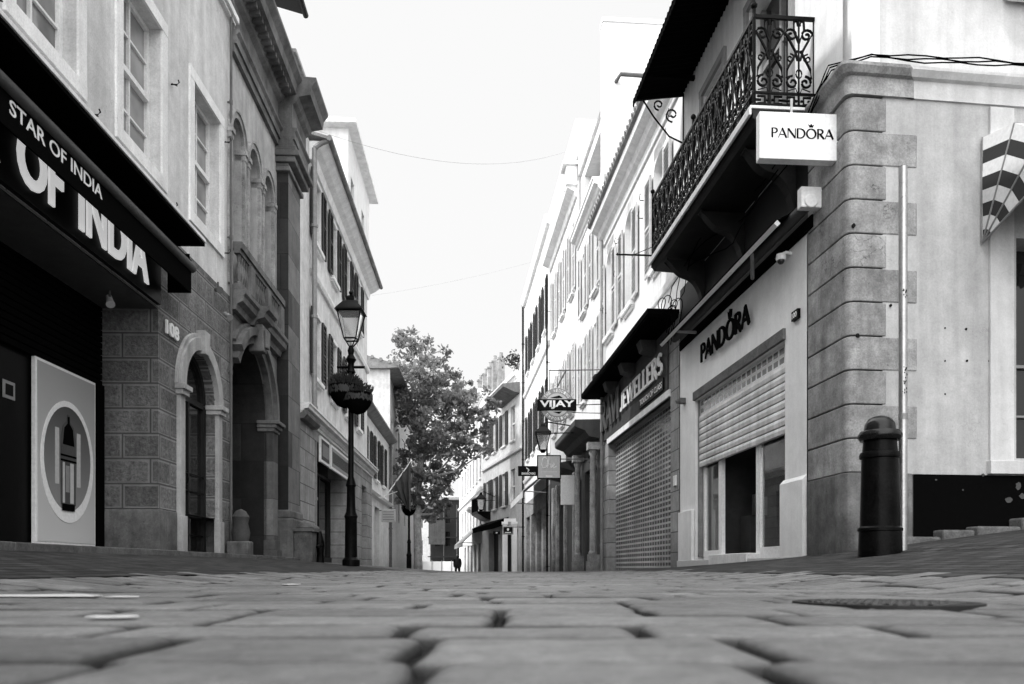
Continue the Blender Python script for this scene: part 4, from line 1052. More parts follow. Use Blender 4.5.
def heart_panel(mb, T, a, W, zb, H):
    """one repeat of the scrolled ironwork, width W"""
    c = a+W/2; r = .0135
    def L(p, rr=r): mb.tube([T(x, y) for x, y in p], rr, 5)
    z1 = zb+.16
    L([(c,z1),(c,zb+H)], .011)
    for s in (-1, 1):
        # tall heart: bottom scrolls sweep up to crossing, then to upper scrolls
        q = W*.44
        p = [(c+s*q*.55, z1+.10)] + [(c+s*(q*.55+.048*math.cos(R(t))), z1+.10+.048*math.sin(R(t))) for t in range(200, -61, -30)]
        p = spiral(c+s*q*.50, z1+.11, .012, .07, 0 if s > 0 else PI, s*1.25, 16)
        p += [(c+s*q*.98, z1+.16),(c+s*q*.90, z1+.25),(c+s*q*.45, z1+.36),(c+s*q*.12, z1+.44)]
        L(p)
        p = [(c+s*q*.10, z1+.34),(c+s*q*.30, z1+.44),(c+s*q*.75, z1+.55),(c+s*q*.98, z1+.62)]
        top = spiral(c+s*q*.60, z1+.60, .068, .012, 0.3 if s > 0 else PI-.3, s*1.3, 14)
        L(p[:3]+top)
        L([(c, z1+.52),(c+s*q*.42, z1+.66),(c+s*q*.38,z1+.74),(c+s*q*.15,z1+.745),(c+s*.01,z1+.70)])
        L([(c+s*q*.1, z1),(c+s*q*.25,z1+.05),(c+s*q*.9,z1+.02)], .006)
    L([(c+W*.10*math.cos(t*PI/5), z1+.20+.045*math.sin(t*PI/5)) for t in range(11)], .008)
    L([(a, z1), (a, zb+H)], .007)
    for s in (-1, 1): L(spiral(c+s*W*.30, z1+.36, .05, .012, PI/2, s*1.2, 12), .009)
    # key pattern frieze
    h0, h1 = zb+.02, zb+.135; hm = (h0+h1)/2
    for s in (-1, 1):
        L([(c+s*W*.06,hm),(c+s*W*.16,hm)]); L([(c+s*W*.16,h0+.02),(c+s*W*.16,h1-.02),(c+s*W*.42,h1-.02)]); L([(c+s*W*.16,h0+.02),(c+s*W*.42,h0+.02)]); L([(c+s*W*.30,hm),(c+s*W*.5,hm)])
    L([(c,h0),(c,h1)])
mb = MB()
n = 17; W = (b1-b0-.06)/n
for i in range(n): heart_panel(mb, lambda a, z: P(a,bw-.02,z), b0+.03+i*W, W, 4.835, .92)
n2 = 2; W2 = (bw-.04)/n2
for i in range(n2):
    heart_panel(mb, lambda a, z: P(b0+.02,a,z), .01+i*W2, W2, 4.835, .92); heart_panel(mb, lambda a, z: P(b1-.02,a,z), .01+i*W2, W2, 4.835, .92)
for zz, h in ((4.85,.02),(4.975,.018),(5.75,.035)):
    mb.box(F,b0+.0,b1-.0,bw-.035,bw-.005,zz,zz+h); mb.box(F,b0+.005,b0+.035,0,bw-.036,zz,zz+h); mb.box(F,b1-.035,b1-.005,0,bw-.036,zz,zz+h)
for u in (b0+.02, b1-.02, (b0+b1)/2): mb.tube([P(u,bw-.02,4.835),P(u,bw-.02,5.84)], .019, 8); mb.ball(P(u,bw-.02,5.88), .035, 6)
mb.build('balcony_railing', M['iron'], bal)
# corrugated balcony roof on brackets
mb = MB(); N = 90
def cor(u, off): return .018*math.sin(u*2*PI/.11)+off
us = [8.0+(12.95-8.0)*i/320 for i in range(321)]
mb.v = []
rings = [[P(u,0,7.74+cor(u,0)) for u in us],[P(u,.82,7.60+cor(u,0)) for u in us]]
mb.loft(rings, closed=False)
for u0_, u1_ in zip(us[:-1:2], us[2::2]): pass
mb2 = MB(); u = 8.0
while u < 12.9: mb2.slab(F, [(u,7.62),(u+.1,7.62),(u+.1,7.54),(u+.085,7.52),(u+.05,7.50),(u+.015,7.52),(u,7.54)], .80, .81); u += .102
mb.build('balcony_canopy', M['black_matt'], root, smooth=True); mb2.build('canopy_valance', M['black_matt'], root)
mb = MB()
for u in (8.4, 12.85):
    mb.cut()
    for q in ([(.02,6.9),(.25,7.0),(.5,7.3),(.7,7.6)], spiral(.2,7.35,.12,.02,-PI/2,1.2,14), spiral(.42,7.5,.09,.02,-PI/2,1.2,12), [(.02,6.85),(.02,7.7)], [(.02,7.66),(.8,7.56)]):
        mb.tube([P(u,w,z) for w, z in q], .014, 5)
mb.build('canopy_bracket', M['iron'], root)
for u0_ in (8.3, 12.3):
    mb = MB(); mb.box(F,u0_,u0_+.06,.0,.80,7.60,7.66) ; mb.build('canopy_rafter', M['black_matt'], root)
# shop lettering
t = thing('shop_name_letters', 'raised black PANDORA letters on the white shopfront fascia', 'sign', P(10.9,0,3.1))
T = lambda a, b, c: F.P(11.86-a, .045+c, b)
mb = MB(); put_serif(mb, T, 'PANDORA', 0, 1.93, 3.12, 3.38, .02, .02); mb.build('letters', M['letters'], t)
mb = MB(); oc = 1.93*((.60+.80+.82+.84+.46)/(.60+.80+.82+.84+.96+.68+.80))
mb.slab(F, [(11.86-oc-.05,3.40),(11.86-oc+.05,3.40),(11.86-oc+.07,3.50),(11.86-oc+.03,3.45),(11.86-oc,3.52),(11.86-oc-.03,3.45),(11.86-oc-.07,3.50)], .045, .066); mb.build('crown', M['letters'], t)
mb = MB()
for q in (.2,.6,1.0,1.4,1.8): mb.box(F,11.86-q-.008,11.86-q+.008,0,.046,3.2,3.22)
mb.build('stand_offs', M['zinc'], t)
# hanging shop sign, faces the camera
t = thing('hanging_sign', 'white illuminated box sign reading PANDORA hung at the corner', 'sign', (2.8,7.75,4.2))
c0, c1 = (759.5-512)/800*7.75, (846-512)/800*7.75
SG = Fr(c0, 7.75, 1, .0, 0, -1); sl = .045
TT = lambda a, b, c: (c0+a, 7.75+a*.07-c, b)
zb_, zt_ = HC+(568-158)*7.75/800, HC+(568-111)*7.75/800
wS = c1-c0
def skew(u, w, z): return (c0+u, 7.75+u*.07-w, z)
class Sk: pass
SKF = Sk(); SKF.P = skew
mb = MB(); mb.box(SKF, 0, wS, -.11, 0, zb_, zt_); mb.build('sign_box', M['sign_white'], t, bevel=.006)
mb = MB(); put_serif(mb, lambda a, b, c: TT(a, b, c+.001), 'PANDORA', .115, wS-.10, zb_+.205, zb_+.30, .002, .0)
oc = .115+(wS-.215)*((.60+.80+.82+.84+.46)/(5.5))
mb.slab(SKF, [(oc-.018,zb_+.315),(oc+.018,zb_+.315),(oc+.03,zb_+.345),(oc+.012,zb_+.333),(oc,zb_+.352),(oc-.012,zb_+.333),(oc-.03,zb_+.345)], .0005, .003)
mb.build('sign_lettering', M['letters'], t)
mb = MB(); mb.box(SKF, wS+.001, wS+.035, -.09, -.02, zb_+.05, zt_-.04); mb.tube([skew(wS*.4,-.05,zt_),skew(wS*.4,-.05,zt_+.16)], .012, 6); mb.build('sign_bracket', M['grey_light'], t)
# retracted awning over the shop
t = thing('shop_awning', 'retracted black awning with pale front bar over the white shopfront', 'awning', P(10.5,.1,3.7))
mb = MB(); mb.tube([P(8.45,.33,3.71),P(13.0,.33,3.70)], .035, 4); mb.build('front_bar', M['sign_white'], t)
mb = MB(); mb.tube([P(8.22,.12,3.80),P(13.0,.12,3.80)], .06, 14); mb.build('roller', M['soffit'], t, smooth=True)
mb = MB(); mb.hexa([P(8.5,.12,3.855),P(12.95,.12,3.855),P(12.95,.33,3.745),P(8.5,.33,3.745),P(8.5,.12,3.87),P(12.95,.12,3.87),P(12.95,.34,3.755),P(8.5,.34,3.755)])
mb.build('canvas', M['black_matt'], t)
mb = MB(); mb.box(F,8.12,8.22,-.0,.22,3.74,3.95); mb.tube([P(8.1,.12,3.80),P(8.13,.12,3.80)], .07, 14); mb.build('end_bracket', M['sign_white'], t, bevel=.01)
mb = MB(); mb.tube([P(9.2,.31,3.68),P(9.6,.15,3.55)], .022, 8); mb.cut(); mb.tube([P(12.2,.31,3.68),P(11.8,.15,3.55)], .022, 8); mb.build('folding_arm', M['zinc'], t)
mb = MB(); mb.box(F,8.3,13.05,.0,.03,3.62,3.75); mb.build('back_plate', M['black_matt'], t)
# dome camera
t = thing('dome_camera', 'small white dome security camera below the awning bracket', 'camera', P(8.85,.1,3.5))
c = P(8.85,.12,3.50); mb = MB(); mb.lathe((c[0],c[1],3.50), [(.01,.05),(.05,.045),(.055,.0),(.05,-.02)], 14); mb.tube([P(8.85,0,3.56),P(8.85,.06,3.57),P(8.85,.12,3.54)], .018, 8); mb.build('housing', M['sign_white'], t, smooth=True)
mb = MB(); mb.ball((c[0],c[1],3.475), .04, 8); mb.build('dome', M['shopglass'], t, smooth=True)
# number plate
t = thing('door_number_plate', 'tiny black number plate at the right of the shop fascia', 'house number', P(8.72,.03,2.9))
mb = MB(); mb.box(F,8.62,8.78,.001,.035,2.78,2.88); mb.build('plate', M['black'], t)
mb = MB(); put_text(mb, lambda a, b, c: F.P(8.76-a,.036+c,b), '100', .0, .12, 2.80, 2.86, .002, .02); mb.build('numerals', M['white'], t)
t = thing('wall_camera', 'tiny dark box camera at the left of the white shopfront', 'camera', P(12.85,.05,2.8))
mb = MB(); mb.box(F,12.78,12.9,.0,.09,2.72,2.80); mb.tube([P(12.84,.09,2.76),P(12.84,.14,2.74)], .03, 10); mb.build('body', M['pipe'], t)
# cables over the corner cornice
t = thing('cable_bundle', 'loose dark cables draped along the corner cornice', 'cables', P(8,.1,4.9))
for k in range(3):
    pts = []
    for i in range(30):
        a = i/29
        if a < .35:
            q = a/.35; p = Vector(P(8.50-.78*q, .10+.015*k, 4.45+.45*q**.7+.012*k))
        else:
            q = (a-.35)/.65; p = Vector(S(.0+3.4*q, .13+.010*k, 4.875-.018*math.sin(q*9+k*.6)+.012*k))
        pts.append(p+Vector((0,0,.012*math.sin(i*1.7+k*2))))
    mb = MB(); mb.tube(pts, .007, 5); mb.build('cable', M['black_matt'], t, smooth=True)
t = thing('hanging_cables', 'tangle of thin cables hanging under the far end of the balcony', 'cables', P(12.9,.1,4.2))
for k in range(7):
    mb = MB(); r0 = random.uniform(.12,.3); c = (12.85+random.uniform(-.2,.3), .12+.03*k, 4.15+random.uniform(-.1,.25))
    mb.tube([P(c[0]+r0*.9*math.cos(a*PI/9), c[1]+.03*math.sin(a*.7), c[2]+r0*math.sin(a*PI/9)-.02*a*.3) for a in range(15)], .008, 5); mb.build('cable', M['black_matt'], t)
for k in range(3):
    mb = MB(); mb.tube([P(8.5+i*.44, .2+.12*math.sin(i*.9+k), 4.35+.1*k-.18*math.sin(i/10*PI*2+k)) for i in range(11)], .007, 5); mb.build('cable', M['black_matt'], t)
# striped fan awning on the side wall
t = thing('striped_awning', 'striped fabric fan awning over the side street window', 'awning', S(2.4,0,3.25))
mb = MB(); ua, ub, zp = 1.36, 3.4, 3.22; A = [R(90), R(66), R(42), R(20)]; rad = 1.02; NB = 8
def rp(u, a, r): return S(u, .03+r*math.cos(a), zp+r*math.sin(a))
for k in range(3):
    for e, ue in ((0,ua),(1,ub)):
        for b_ in range(NB):
            r0, r1 = rad*b_/NB, rad*(b_+1)/NB; mb.cur = b_ % 2
            mb.face([rp(ue,A[k],r0),rp(ue,A[k],r1),rp(ue,A[k+1],r1),rp(ue,A[k+1],r0)] if b_ else [rp(ue,A[k],0),rp(ue,A[k],r1),rp(ue,A[k+1],r1)])
    nb = 12
    for b_ in range(nb):
        mb.cur = (b_+1) % 2; u0_, u1_ = ua+(ub-ua)*b_/nb, ua+(ub-ua)*(b_+1)/nb
        mb.face([rp(u0_,A[k],rad),rp(u1_,A[k],rad),rp(u1_,A[k+1],rad),rp(u0_,A[k+1],rad)])
mb.cur = 0
nb = 24
for b_ in range(nb):
    mb.cur = (b_//2+1) % 2; u0_, u1_ = ua+(ub-ua)*b_/nb, ua+(ub-ua)*(b_+1)/nb
    p, q = rp(u0_,A[3],rad), rp(u1_,A[3],rad); mb.face([p, q, (q[0],q[1]-.01,q[2]-.12), ((p[0]+q[0])/2,p[1]-.01,p[2]-.16), (p[0],p[1]-.01,p[2]-.12)])
mb.build('awning_fabric', [M['stripe_a'], M['stripe_b']], t)
mb = MB()
for a in A: mb.tube([rp(ua,a,.0),rp(ua,a,rad*.995),rp(ub,a,rad*.995),rp(ub,a,0)], .012, 6)
mb.build('awning_frame', M['zinc'], t)

# =================================================================== bollard and sign post
bx, by = (880-512)/800*6.4, 6.4; bz = g(bx, by)
t = thing('bollard', 'fat black cast iron bollard with domed cap beside the corner', 'bollard', (bx,by,bz-.01))
mb = MB(); mb.lathe((bx,by,bz-.01), [(.165,0),(.165,.015),(.158,.20),(.168,.205),(.168,.225),(.155,.235),(.150,.24),(.138,.78),(.152,.785),(.155,.81),(.148,.83),(.132,.835),(.125,.92)], 36); mb.build('shaft', M['iron'], t, smooth=True)
mb = MB(); mb.lathe((bx,by,bz-.01), [(.125,.921),(.15,.925),(.165,.95),(.165,.975),(.150,1.0),(.120,1.005),(.118,1.02),(.112,1.06),(.085,1.10),(.045,1.12),(.001,1.125)], 36); mb.build('cap', M['bollard_top'], t, smooth=True)
px_, py_ = (903-512)/800*6.45, 6.45; pz = g(px_, py_)
t = thing('metal_post', 'bare grey steel sign post standing right of the bollard', 'post', (px_,py_,pz))
mb = MB(); mb.tube([(px_,py_,pz-.02),(px_,py_,pz+3.09)], .033, 16); mb.build('tube', M['steel'], t, smooth=True)
mb = MB(); mb.tube([(px_,py_,pz+3.09),(px_,py_,pz+3.105)], [.035,.02], 16); mb.tube([(px_,py_,pz+1.05),(px_,py_,pz+1.10)], .0345, 16); mb.build('post_cap', M['zinc'], t, smooth=True)
mb = MB()
for k in range(26):
    a = -PI/2+random.uniform(-.6,.6); z = pz+1.05+random.uniform(.2,.42) if k > 6 else pz+2.05+random.uniform(-.03,.03); s = random.uniform(.003,.009)
    mb.wbox(px_+.0335*math.cos(a)-s*.5, px_+.0335*math.cos(a)+s*.5, py_+.0335*math.sin(a)-.002, py_+.0335*math.sin(a)+.001, z, z+s*2)
mb.build('sticker_residue', M['black'], t)

# =================================================================== RIGHT: jewellers' house
F = RR; P = F.P
root = thing('jewellers_house', 'white house with arched windows and white louvres over the jewellers', 'building', P(16,0,0))
wn = [(c-.42, c+.42, 5.55, 7.35) for c in (14.35,16.75,18.75)]
ops = wn
mb = MB(); sheet(mb, F, 13.1, 19.5, 4.25, 8.3, [(a,b,c,d+.2,.2) for a, b, c, d in wn], .2)
for a, b, c, d in wn: archfill(mb, F, (a+b)/2, .42, 7.35, .2, r2=.2)
body(mb, F, 13.1, 19.5, -.5, 8.3, 7); mb.build('wall', M['plaster_white'], root)
for i, w in enumerate(wn):
    win = window(root, F, *w, dep=.19, rows=4, trim=None, tw=.04, shut='shutter_white', sw=.44, blind=.62, frame='plaster_trim')
    mb = MB(); c = (w[0]+w[1])/2; mb.face([P(c+.42*math.cos(PI*k/12),-.185,7.35+.2*math.sin(PI*k/12)) for k in range(13)]); mb.build('fanlight', M['shopglass'], win)
mb = MB(); sheet(mb, F, 13.1, 19.5, -.5, 4.25, [(13.62,18.9,-.5,3.0,.25)], .25, w=.012); mb.build('shopfront_wall', M['ashlar'], root)
mb = MB(); mb.box(F,13.62,18.9,-.2,-.17,-.5,3.0); mb.build('roller_grille', M['perf'], root)
mb = MB(); mb.box(F,13.6,18.9,-.05,.05,3.0,3.12); mb.build('lintel', M['plaster_trim'], root)
mb = MB(); mb.box(F,13.7,19.4,.013,.05,3.13,4.18); mb.build('fascia', M['darkstone'], root)
mb = MB(); mb.box(F,13.15,19.6,0,.52,4.2,4.235); mb.box(F,13.13,19.62,.44,.535,4.236,4.33); mb.box(F,13.13,13.2,0,.438,4.236,4.33); mb.build('canopy', M['black_matt'], root)
mb = MB(); mb.box(F,13.2,19.6,0,.44,4.24,4.345); mb.build('canopy_top', M['plaster_trim'], root)
for u in (14.6,16.2,17.8):
    mb = MB(); mb.prism(F, [(0.05,3.95),(.28,4.02),(.34,4.199),(.05,4.199)], u-.16, u+.16); mb.build('canopy_bracket', M['darkstone'], root, bevel=.01)
mb = MB(); mb.prism(F, [(-.1,7.86),(.04,7.86),(.06,7.98),(.14,8.04),(.18,8.14),(.32,8.2),(.34,8.3),(-.1,8.3)], 13.15, 19.45); mb.build('cornice', M['plaster_trim'], root)
mb = MB(); mb.prism(F, [(.34,8.3),(.40,8.34),(.40,8.40),(-3,9.1),(-3,9.0)], 13.1, 19.48)
u = 13.15
while u < 19.4: mb.tube([P(u,.42,8.40),P(u,-.2,8.56)], .05, 6); u += .2
mb.build('roof', M['roof'], root)
mb = MB(); mb.prism(F, [(0,4.9),(.04,4.9),(.05,5.0),(0,5.0)], 13.1, 19.5); mb.build('string_course', M['plaster_white'], root)
drainpipe(F, 19.35, .08, 0, 8.0, root, 'zinc', .04)
for u, z in ((13.5,7.7),(15.5,7.2),(15.6,6.9),(17.8,7.3),(17.9,6.6),(19.2,6.2)):
    mb = MB(); mb.tube([P(u,0,z),P(u,.08,z),P(u+.03,.09,z+.06),P(u-.02,.08,z+.12)], .01, 5); mb.build('hook', M['iron'], root)
t = thing('jewellers_sign', 'raised RAVI JEWELLERS letters on the dark fascia under a canopy', 'sign', P(16,0,3.3))
mb = MB(); put_serif(mb, lambda a, b, c: F.P(19.3-a,.09+c,b), 'RAVI', 0, 2.0, 3.36, 4.02, .015, .07, True); s = mb.build('name_letters', M['soffit'], t)
mb = MB(); put_serif(mb, lambda a, b, c: F.P(17.2-a,.09+c,b), 'JEWELLERS', 0, 3.4, 3.46, 3.82, .012, .02, True); mb.build('trade_letters', M['white'], t)
mb = MB(); mb.box(F,13.85,15.6,.052,.08,3.17,3.38); s = mb.build('motto_plate', M['black'], t)
mb = MB(); put_text(mb, lambda a, b, c: F.P(15.52-a,.081+c,b), 'TOUCH OF CLASS', 0, 1.6, 3.22, 3.33, .002, .01); mb.build('motto_letters', M['white'], s)
mb = MB(); mb.box(F,13.25,13.4,.013,.03,1.45,1.62); tag(mb.build('wall_notice', M['plaster_trim'], loc=P(13.3,0,1.5)), 'small pale notice on the narrow stone pier between the two shops', 'notice')
t = thing('flag_rod', 'thin dark horizontal rod sticking out from the jewellers house wall', 'rod', P(14.6,0,5.6))
mb = MB(); mb.tube([P(14.2,0,5.62),P(14.2,.78,5.62)], .016, 6); mb.tube([P(14.2,0,5.85),P(14.2,.5,5.63)], .007, 5); mb.lathe(P(14.2,.80,5.60), [(.005,0),(.03,.02),(.005,.05)], 6); mb.build('rod', M['iron'], t)
t = thing('wall_speaker', 'small dark lamp fitting perched on the canopy over the jewellers', 'lamp', P(18.4,.3,4.4))
mb = MB(); c = P(19.0,.25,4.35); mb.lathe(c, [(.09,0),(.13,.05),(.13,.25),(.08,.32),(.02,.34)], 10); mb.build('casing', M['black'], t, smooth=True)

# =================================================================== RIGHT: house with the clothes-shop roundel
root = thing('roundel_house', 'white house with tall firewall and dark stone shopfront behind the roundel sign', 'building', P(21,0,0))
wn = [(c-.35, c+.35, z, z+1.7) for c in (20.5,22.3) for z in (4.7,7.2)]
mb = MB(); sheet(mb, F, 19.5, 23.3, 3.7, 9.7, wn, .2); body(mb, F, 19.5, 23.3, -.6, 9.7, 7); mb.build('wall', M['plaster_white'], root)
for w in wn: window(root, F, *w, dep=.17, rows=4, shut='shutter_white', sw=.36, tw=.03, blind=.5)
mb = MB(); sheet(mb, F, 19.8, 23.3, 9.7, 11.5, [(20.2,22.7,10.1,11.2,.5)], .4, w=-.08); body(mb, F, 19.8, 23.3, 9.7, 11.5, 5)
mb.build('attic_wall', M['plaster_white'], root)
mb = MB(); mb.box(F,20.2,22.7,-.62,-.55,10.1,11.2); mb.build('loggia', M['black_matt'], root)
mb = MB(); mb.box(F,19.5,19.8,-6.5,.02,8.2,13.4); mb.box(F,19.47,19.83,-6.5,.04,13.4,13.5); mb.build('firewall', M['plaster_white'], root)
mb = MB(); mb.tube([P(19.5,-.3,11.95),P(19.2,-.35,11.95),P(19.15,-1.2,11.9),P(19.1,-2.5,11.8)], .05, 8); mb.build('flue_pipe', M['pipe'], root, smooth=True)
cornice(F, 19.7, 23.4, 9.35, 9.72, .25, root, 'cornice', 'plaster_white')
so = (20.3, 22.0, -.6, 2.7, .25)
mb = MB(); sheet(mb, F, 19.5, 25.6, -.6, 3.7, [so,(22.6,23.2,-.6,2.6,.3)], .25, w=.03); mb.build('shopfront_wall', M['darkstone'], root)
mb = MB(); z = -.5
while z < 2.7: mb.prism(F, [(-.16,z),(-.10,z+.01),(-.09,z+.06),(-.16,z+.09)], 20.3, 22.0); z += .1
mb.box(F,20.3,22.0,-.18,-.161,-.5,2.7); mb.build('roller_shutter', M['slat_grey'], root)
mb = MB(); mb.slab(F, ell(21.1,3.15,.36,.30,24), .03, .08); q = mb.build('oval_medallion', M['darkstone'], root, bevel=.02)
mb = MB(); mb.slab(F, ell(21.1,3.15,.20,.18,20), .081, .11); mb.build('medallion_crest', M['black'], q)
mb = MB()
for u in (19.95, 22.3):
    mb.box(F,u-.14,u+.14,.03,.34,-.5,.25); mb.box(F,u-.12,u+.12,.03,.31,.25,.42); c = P(u,.19,0); mb.lathe((c[0],c[1],.42), [(.11,0),(.11,.05),(.085,.08),(.08,1.2),(.07,2.45),(.1,2.5),(.1,2.6)], 14); mb.box(F,u-.14,u+.14,.03,.33,3.02,3.2); mb.cut()
mb.build('shop_column', M['quoin_light'], root, smooth=True)
mb = MB(); mb.prism(F, [(.0,3.3),(.3,3.36),(.4,3.5),(.62,3.58),(.65,3.62),(.65,3.76),(0,3.78)], 19.87, 23.6); mb.build('shop_canopy', M['darkstone'], root)
mb = MB(); mb.box(F,22.6,23.2,-.27,-.22,-.5,2.6); mb.build('door', M['dark_wood_and_shade'], root)
# roundel sign
sy = 19.0; sx, sz = (557-512)/800*sy, HC+(568-405)*sy/800
class Fc:        # camera facing plane at y
    def __init__(s, y): s.y = y
    def P(s, u, w, z): return (u, s.y-w, z)
t = thing('roundel_sign', 'round hanging shop sign with black VIJAY banner', 'sign', (sx,sy,sz))
Q = Fc(sy)
mb = MB(); mb.slab(Q, ell(sx,sz,.40,.40), -.03, .03); q = mb.build('disc', M['grey_mid'], t, bevel=.006)
mb = MB(); mb.slab(Q, ell(sx,sz,.27,.27), .031, .036); mb.build('inner_disc', M['grey_light'], q)
mb = MB(); mb.slab(Q, [(sx-.18,sz+.16),(sx+.05,sz+.22),(sx+.14,sz+.16),(sx+.0,sz+.15)], .037, .039); mb.slab(Q, [(sx-.1,sz-.17),(sx+.12,sz-.16),(sx+.05,sz-.22)], .037, .039); mb.build('disc_marks', M['black'], q)
def arctext(mb, s, cx, cz, r, a0, a1, h, yy, flip=False):
    n = len(s)
    for i, ch in enumerate(s):
        if ch == ' ': continue
        a = R(a0+(a1-a0)*i/(n-1)); rad_ = Vector((math.cos(a), math.sin(a))); tg = Vector((math.sin(a), -math.cos(a)))
        if flip: rad_b, tg = -rad_, -tg
        else: rad_b = rad_
        o_ = Vector((cx, cz)) + rad_*r
        put_text(mb, lambda A_, B_, C_: (o_.x+tg.x*A_+rad_b.x*B_, yy-C_, o_.y+tg.y*A_+rad_b.y*B_), ch, -h*.33, h*.33, -h/2, h/2, .002, .01)
mb = MB(); arctext(mb, 'THE WEDDING', sx, sz, .335, 145, 35, .07, sy-.031); arctext(mb, 'EMPORIUM', sx, sz, .335, 225, 315, .07, sy-.031, True); mb.build('rim_letters', M['white'], q)
mb = MB(); mb.box(Q,sx-.47,sx+.46,-.045,.045,sz-.14,sz+.13); bn = mb.build('banner', M['black'], t, bevel=.006)
mb = MB(); put_text(mb, lambda a, b, c: (a,sy-.047-c,b), 'VIJAY', sx-.41, sx+.41, sz-.10, sz+.10, .006, .035); mb.build('banner_letters', M['white'], bn)
mb = MB(); wx = F.P(sy,0,0)[0]; mb.tube([(sx-.2,sy,sz+.82),(wx,sy,sz+.84)], .014, 6); mb.tube([(sx-.18,sy,sz+.8),(sx-.18,sy,sz+.36)], .008, 5); mb.tube([(sx+.2,sy,sz+.8),(sx+.0,sy,sz+.42)], .02, 5); mb.tube([(sx+.4,sy,sz+.0),(wx,sy,sz+.02)], .012, 5); mb.tube([(sx+.35,sy,sz-.18),(wx,sy,sz-.2)], .01, 5); mb.build('bracket', M['pipe'], t)
# wall lantern
def wall_lantern(x, y, z, k, label, wallx):
    t = thing('wall_lantern', label, 'lantern', (x,y,z), 'lanterns bracketed on the right hand walls')
    mb = MB(); cs = [(-1,-1),(1,-1),(1,1),(-1,1)]; hb, ht = .09*k, .19*k
    for a, b in cs: mb.tube([(x+a*hb,y+b*hb,z-.25*k),(x+a*ht,y+b*ht,z+.2*k)], .014*k, 4)
    mb.loft([[(x+a*h,y+b*h,zz) for a, b in cs] for h, zz in ((hb*.5,z-.32*k),(hb,z-.25*k),(hb,z-.235*k))]); mb.loft([[(x+a*h,y+b*h,zz) for a, b in cs] for h, zz in ((ht*1.15,z+.2*k),(ht*1.1,z+.23*k),(ht*.4,z+.38*k),(ht*.3,z+.45*k),(ht*.05,z+.5*k))])
    mb.build('lantern_frame', M['iron'], t)
    mb = MB(); mb.loft([[(x+a*h*.93,y+b*h*.93,zz) for a, b in cs] for h, zz in ((hb,z-.234*k),(ht,z+.199*k))], caps=False); mb.build('lantern_glass', M['lampglass'], t)
    mb = MB(); mb.tube([(x,y,z+.45*k),(x+.1*k,y,z+.52*k),(wallx,y,z+.3*k)], .018*k, 6); mb.tube([(x+.2*k,y,z+.2),(wallx,y,z+.22)], .014*k, 6); mb.build('bracket', M['iron'], t)
wall_lantern((543-512)/800*20.6, 20.6, HC+(568-441)*20.6/800, .95, 'black lantern on a bracket just below the roundel sign', 3.8-.08*20.6)
# square pale sign and small black sign
y0 = 20.2; t = thing('square_sign', 'pale square hanging sign with flowing script below the lantern', 'sign', (1.0,y0,2.5))
xa, xb, za, zb2 = (537-512)/800*y0, (561-512)/800*y0, HC+(568-479)*y0/800, HC+(568-455)*y0/800
Q = Fc(y0); mb = MB(); mb.box(Q,xa,xb,-.04,.0,za,zb2); q = mb.build('frame', M['black'], t, bevel=.006)
mb = MB(); mb.box(Q,xa+.03,xb-.03,.001,.008,za+.03,zb2-.03); q2 = mb.build('panel', M['grey_light'], t)
def script(mb, x0, z0, s, yy, r=.011):
    pts1 = [(.30,.62),(.22,.72),(.10,.62),(.05,.35),(.12,.15),(.26,.18),(.38,.35),(.46,.62),(.42,.75),(.37,.55),(.36,.16),(.44,.36),(.52,.34),(.53,.17),(.60,.22),(.70,.34),(.66,.42),(.60,.30),(.66,.15),(.80,.25)]
    mb.tube([(x0+a*s, yy, z0+b*s) for a, b in pts1], r, 5)
mb = MB(); script(mb, xa+.09, za+.20, .50, y0-.012, .010); mb.tube([(xa+.1,y0-.011,za+.18),(xb-.1,y0-.011,za+.18)], .004, 4); mb.box(Q,xa+.22,xb-.22,.009,.012,za+.06,za+.085); mb.build('script_lettering', M['white'], q2)
mb = MB(); mb.tube([(xb,y0+.02,zb2-.1),(F.P(y0,0,0)[0],y0+.02,zb2-.1)], .015, 6); mb.build('bracket', M['pipe'], t)
y0 = 24.5; t = thing('small_black_sign', 'small black hanging sign with white lettering left of the square sign', 'sign', (.4,y0,3))
xa, xb, za, zb2 = (518-512)/800*y0, (537.5-512)/800*y0, HC+(568-476)*y0/800, HC+(568-466)*y0/800
Q = Fc(y0); mb = MB(); mb.box(Q,xa,xb,-.05,.0,za,zb2); q = mb.build('panel', M['black'], t, bevel=.006)
mb = MB(); put_text(mb, lambda a, b, c: (a,y0-.001-c,b), 'SWAROVSKI', xa+.11, xb-.07, za+.04, za+.11, .004, .02); mb.tube([((xa+xb)/2+.04*math.sin(k*.8), y0-.008, za+.14+k*.02) for k in range(7)], .016, 5); mb.build('lettering', M['white'], q)
mb = MB(); mb.tube([(xb,y0,za+.2),(F.P(y0,0,0)[0],y0,za+.2)], .02, 6); mb.tube([(xb,y0,za+.25),(xb+.3,y0,za+.6)], .01, 6); mb.build('bracket', M['pipe'], t)

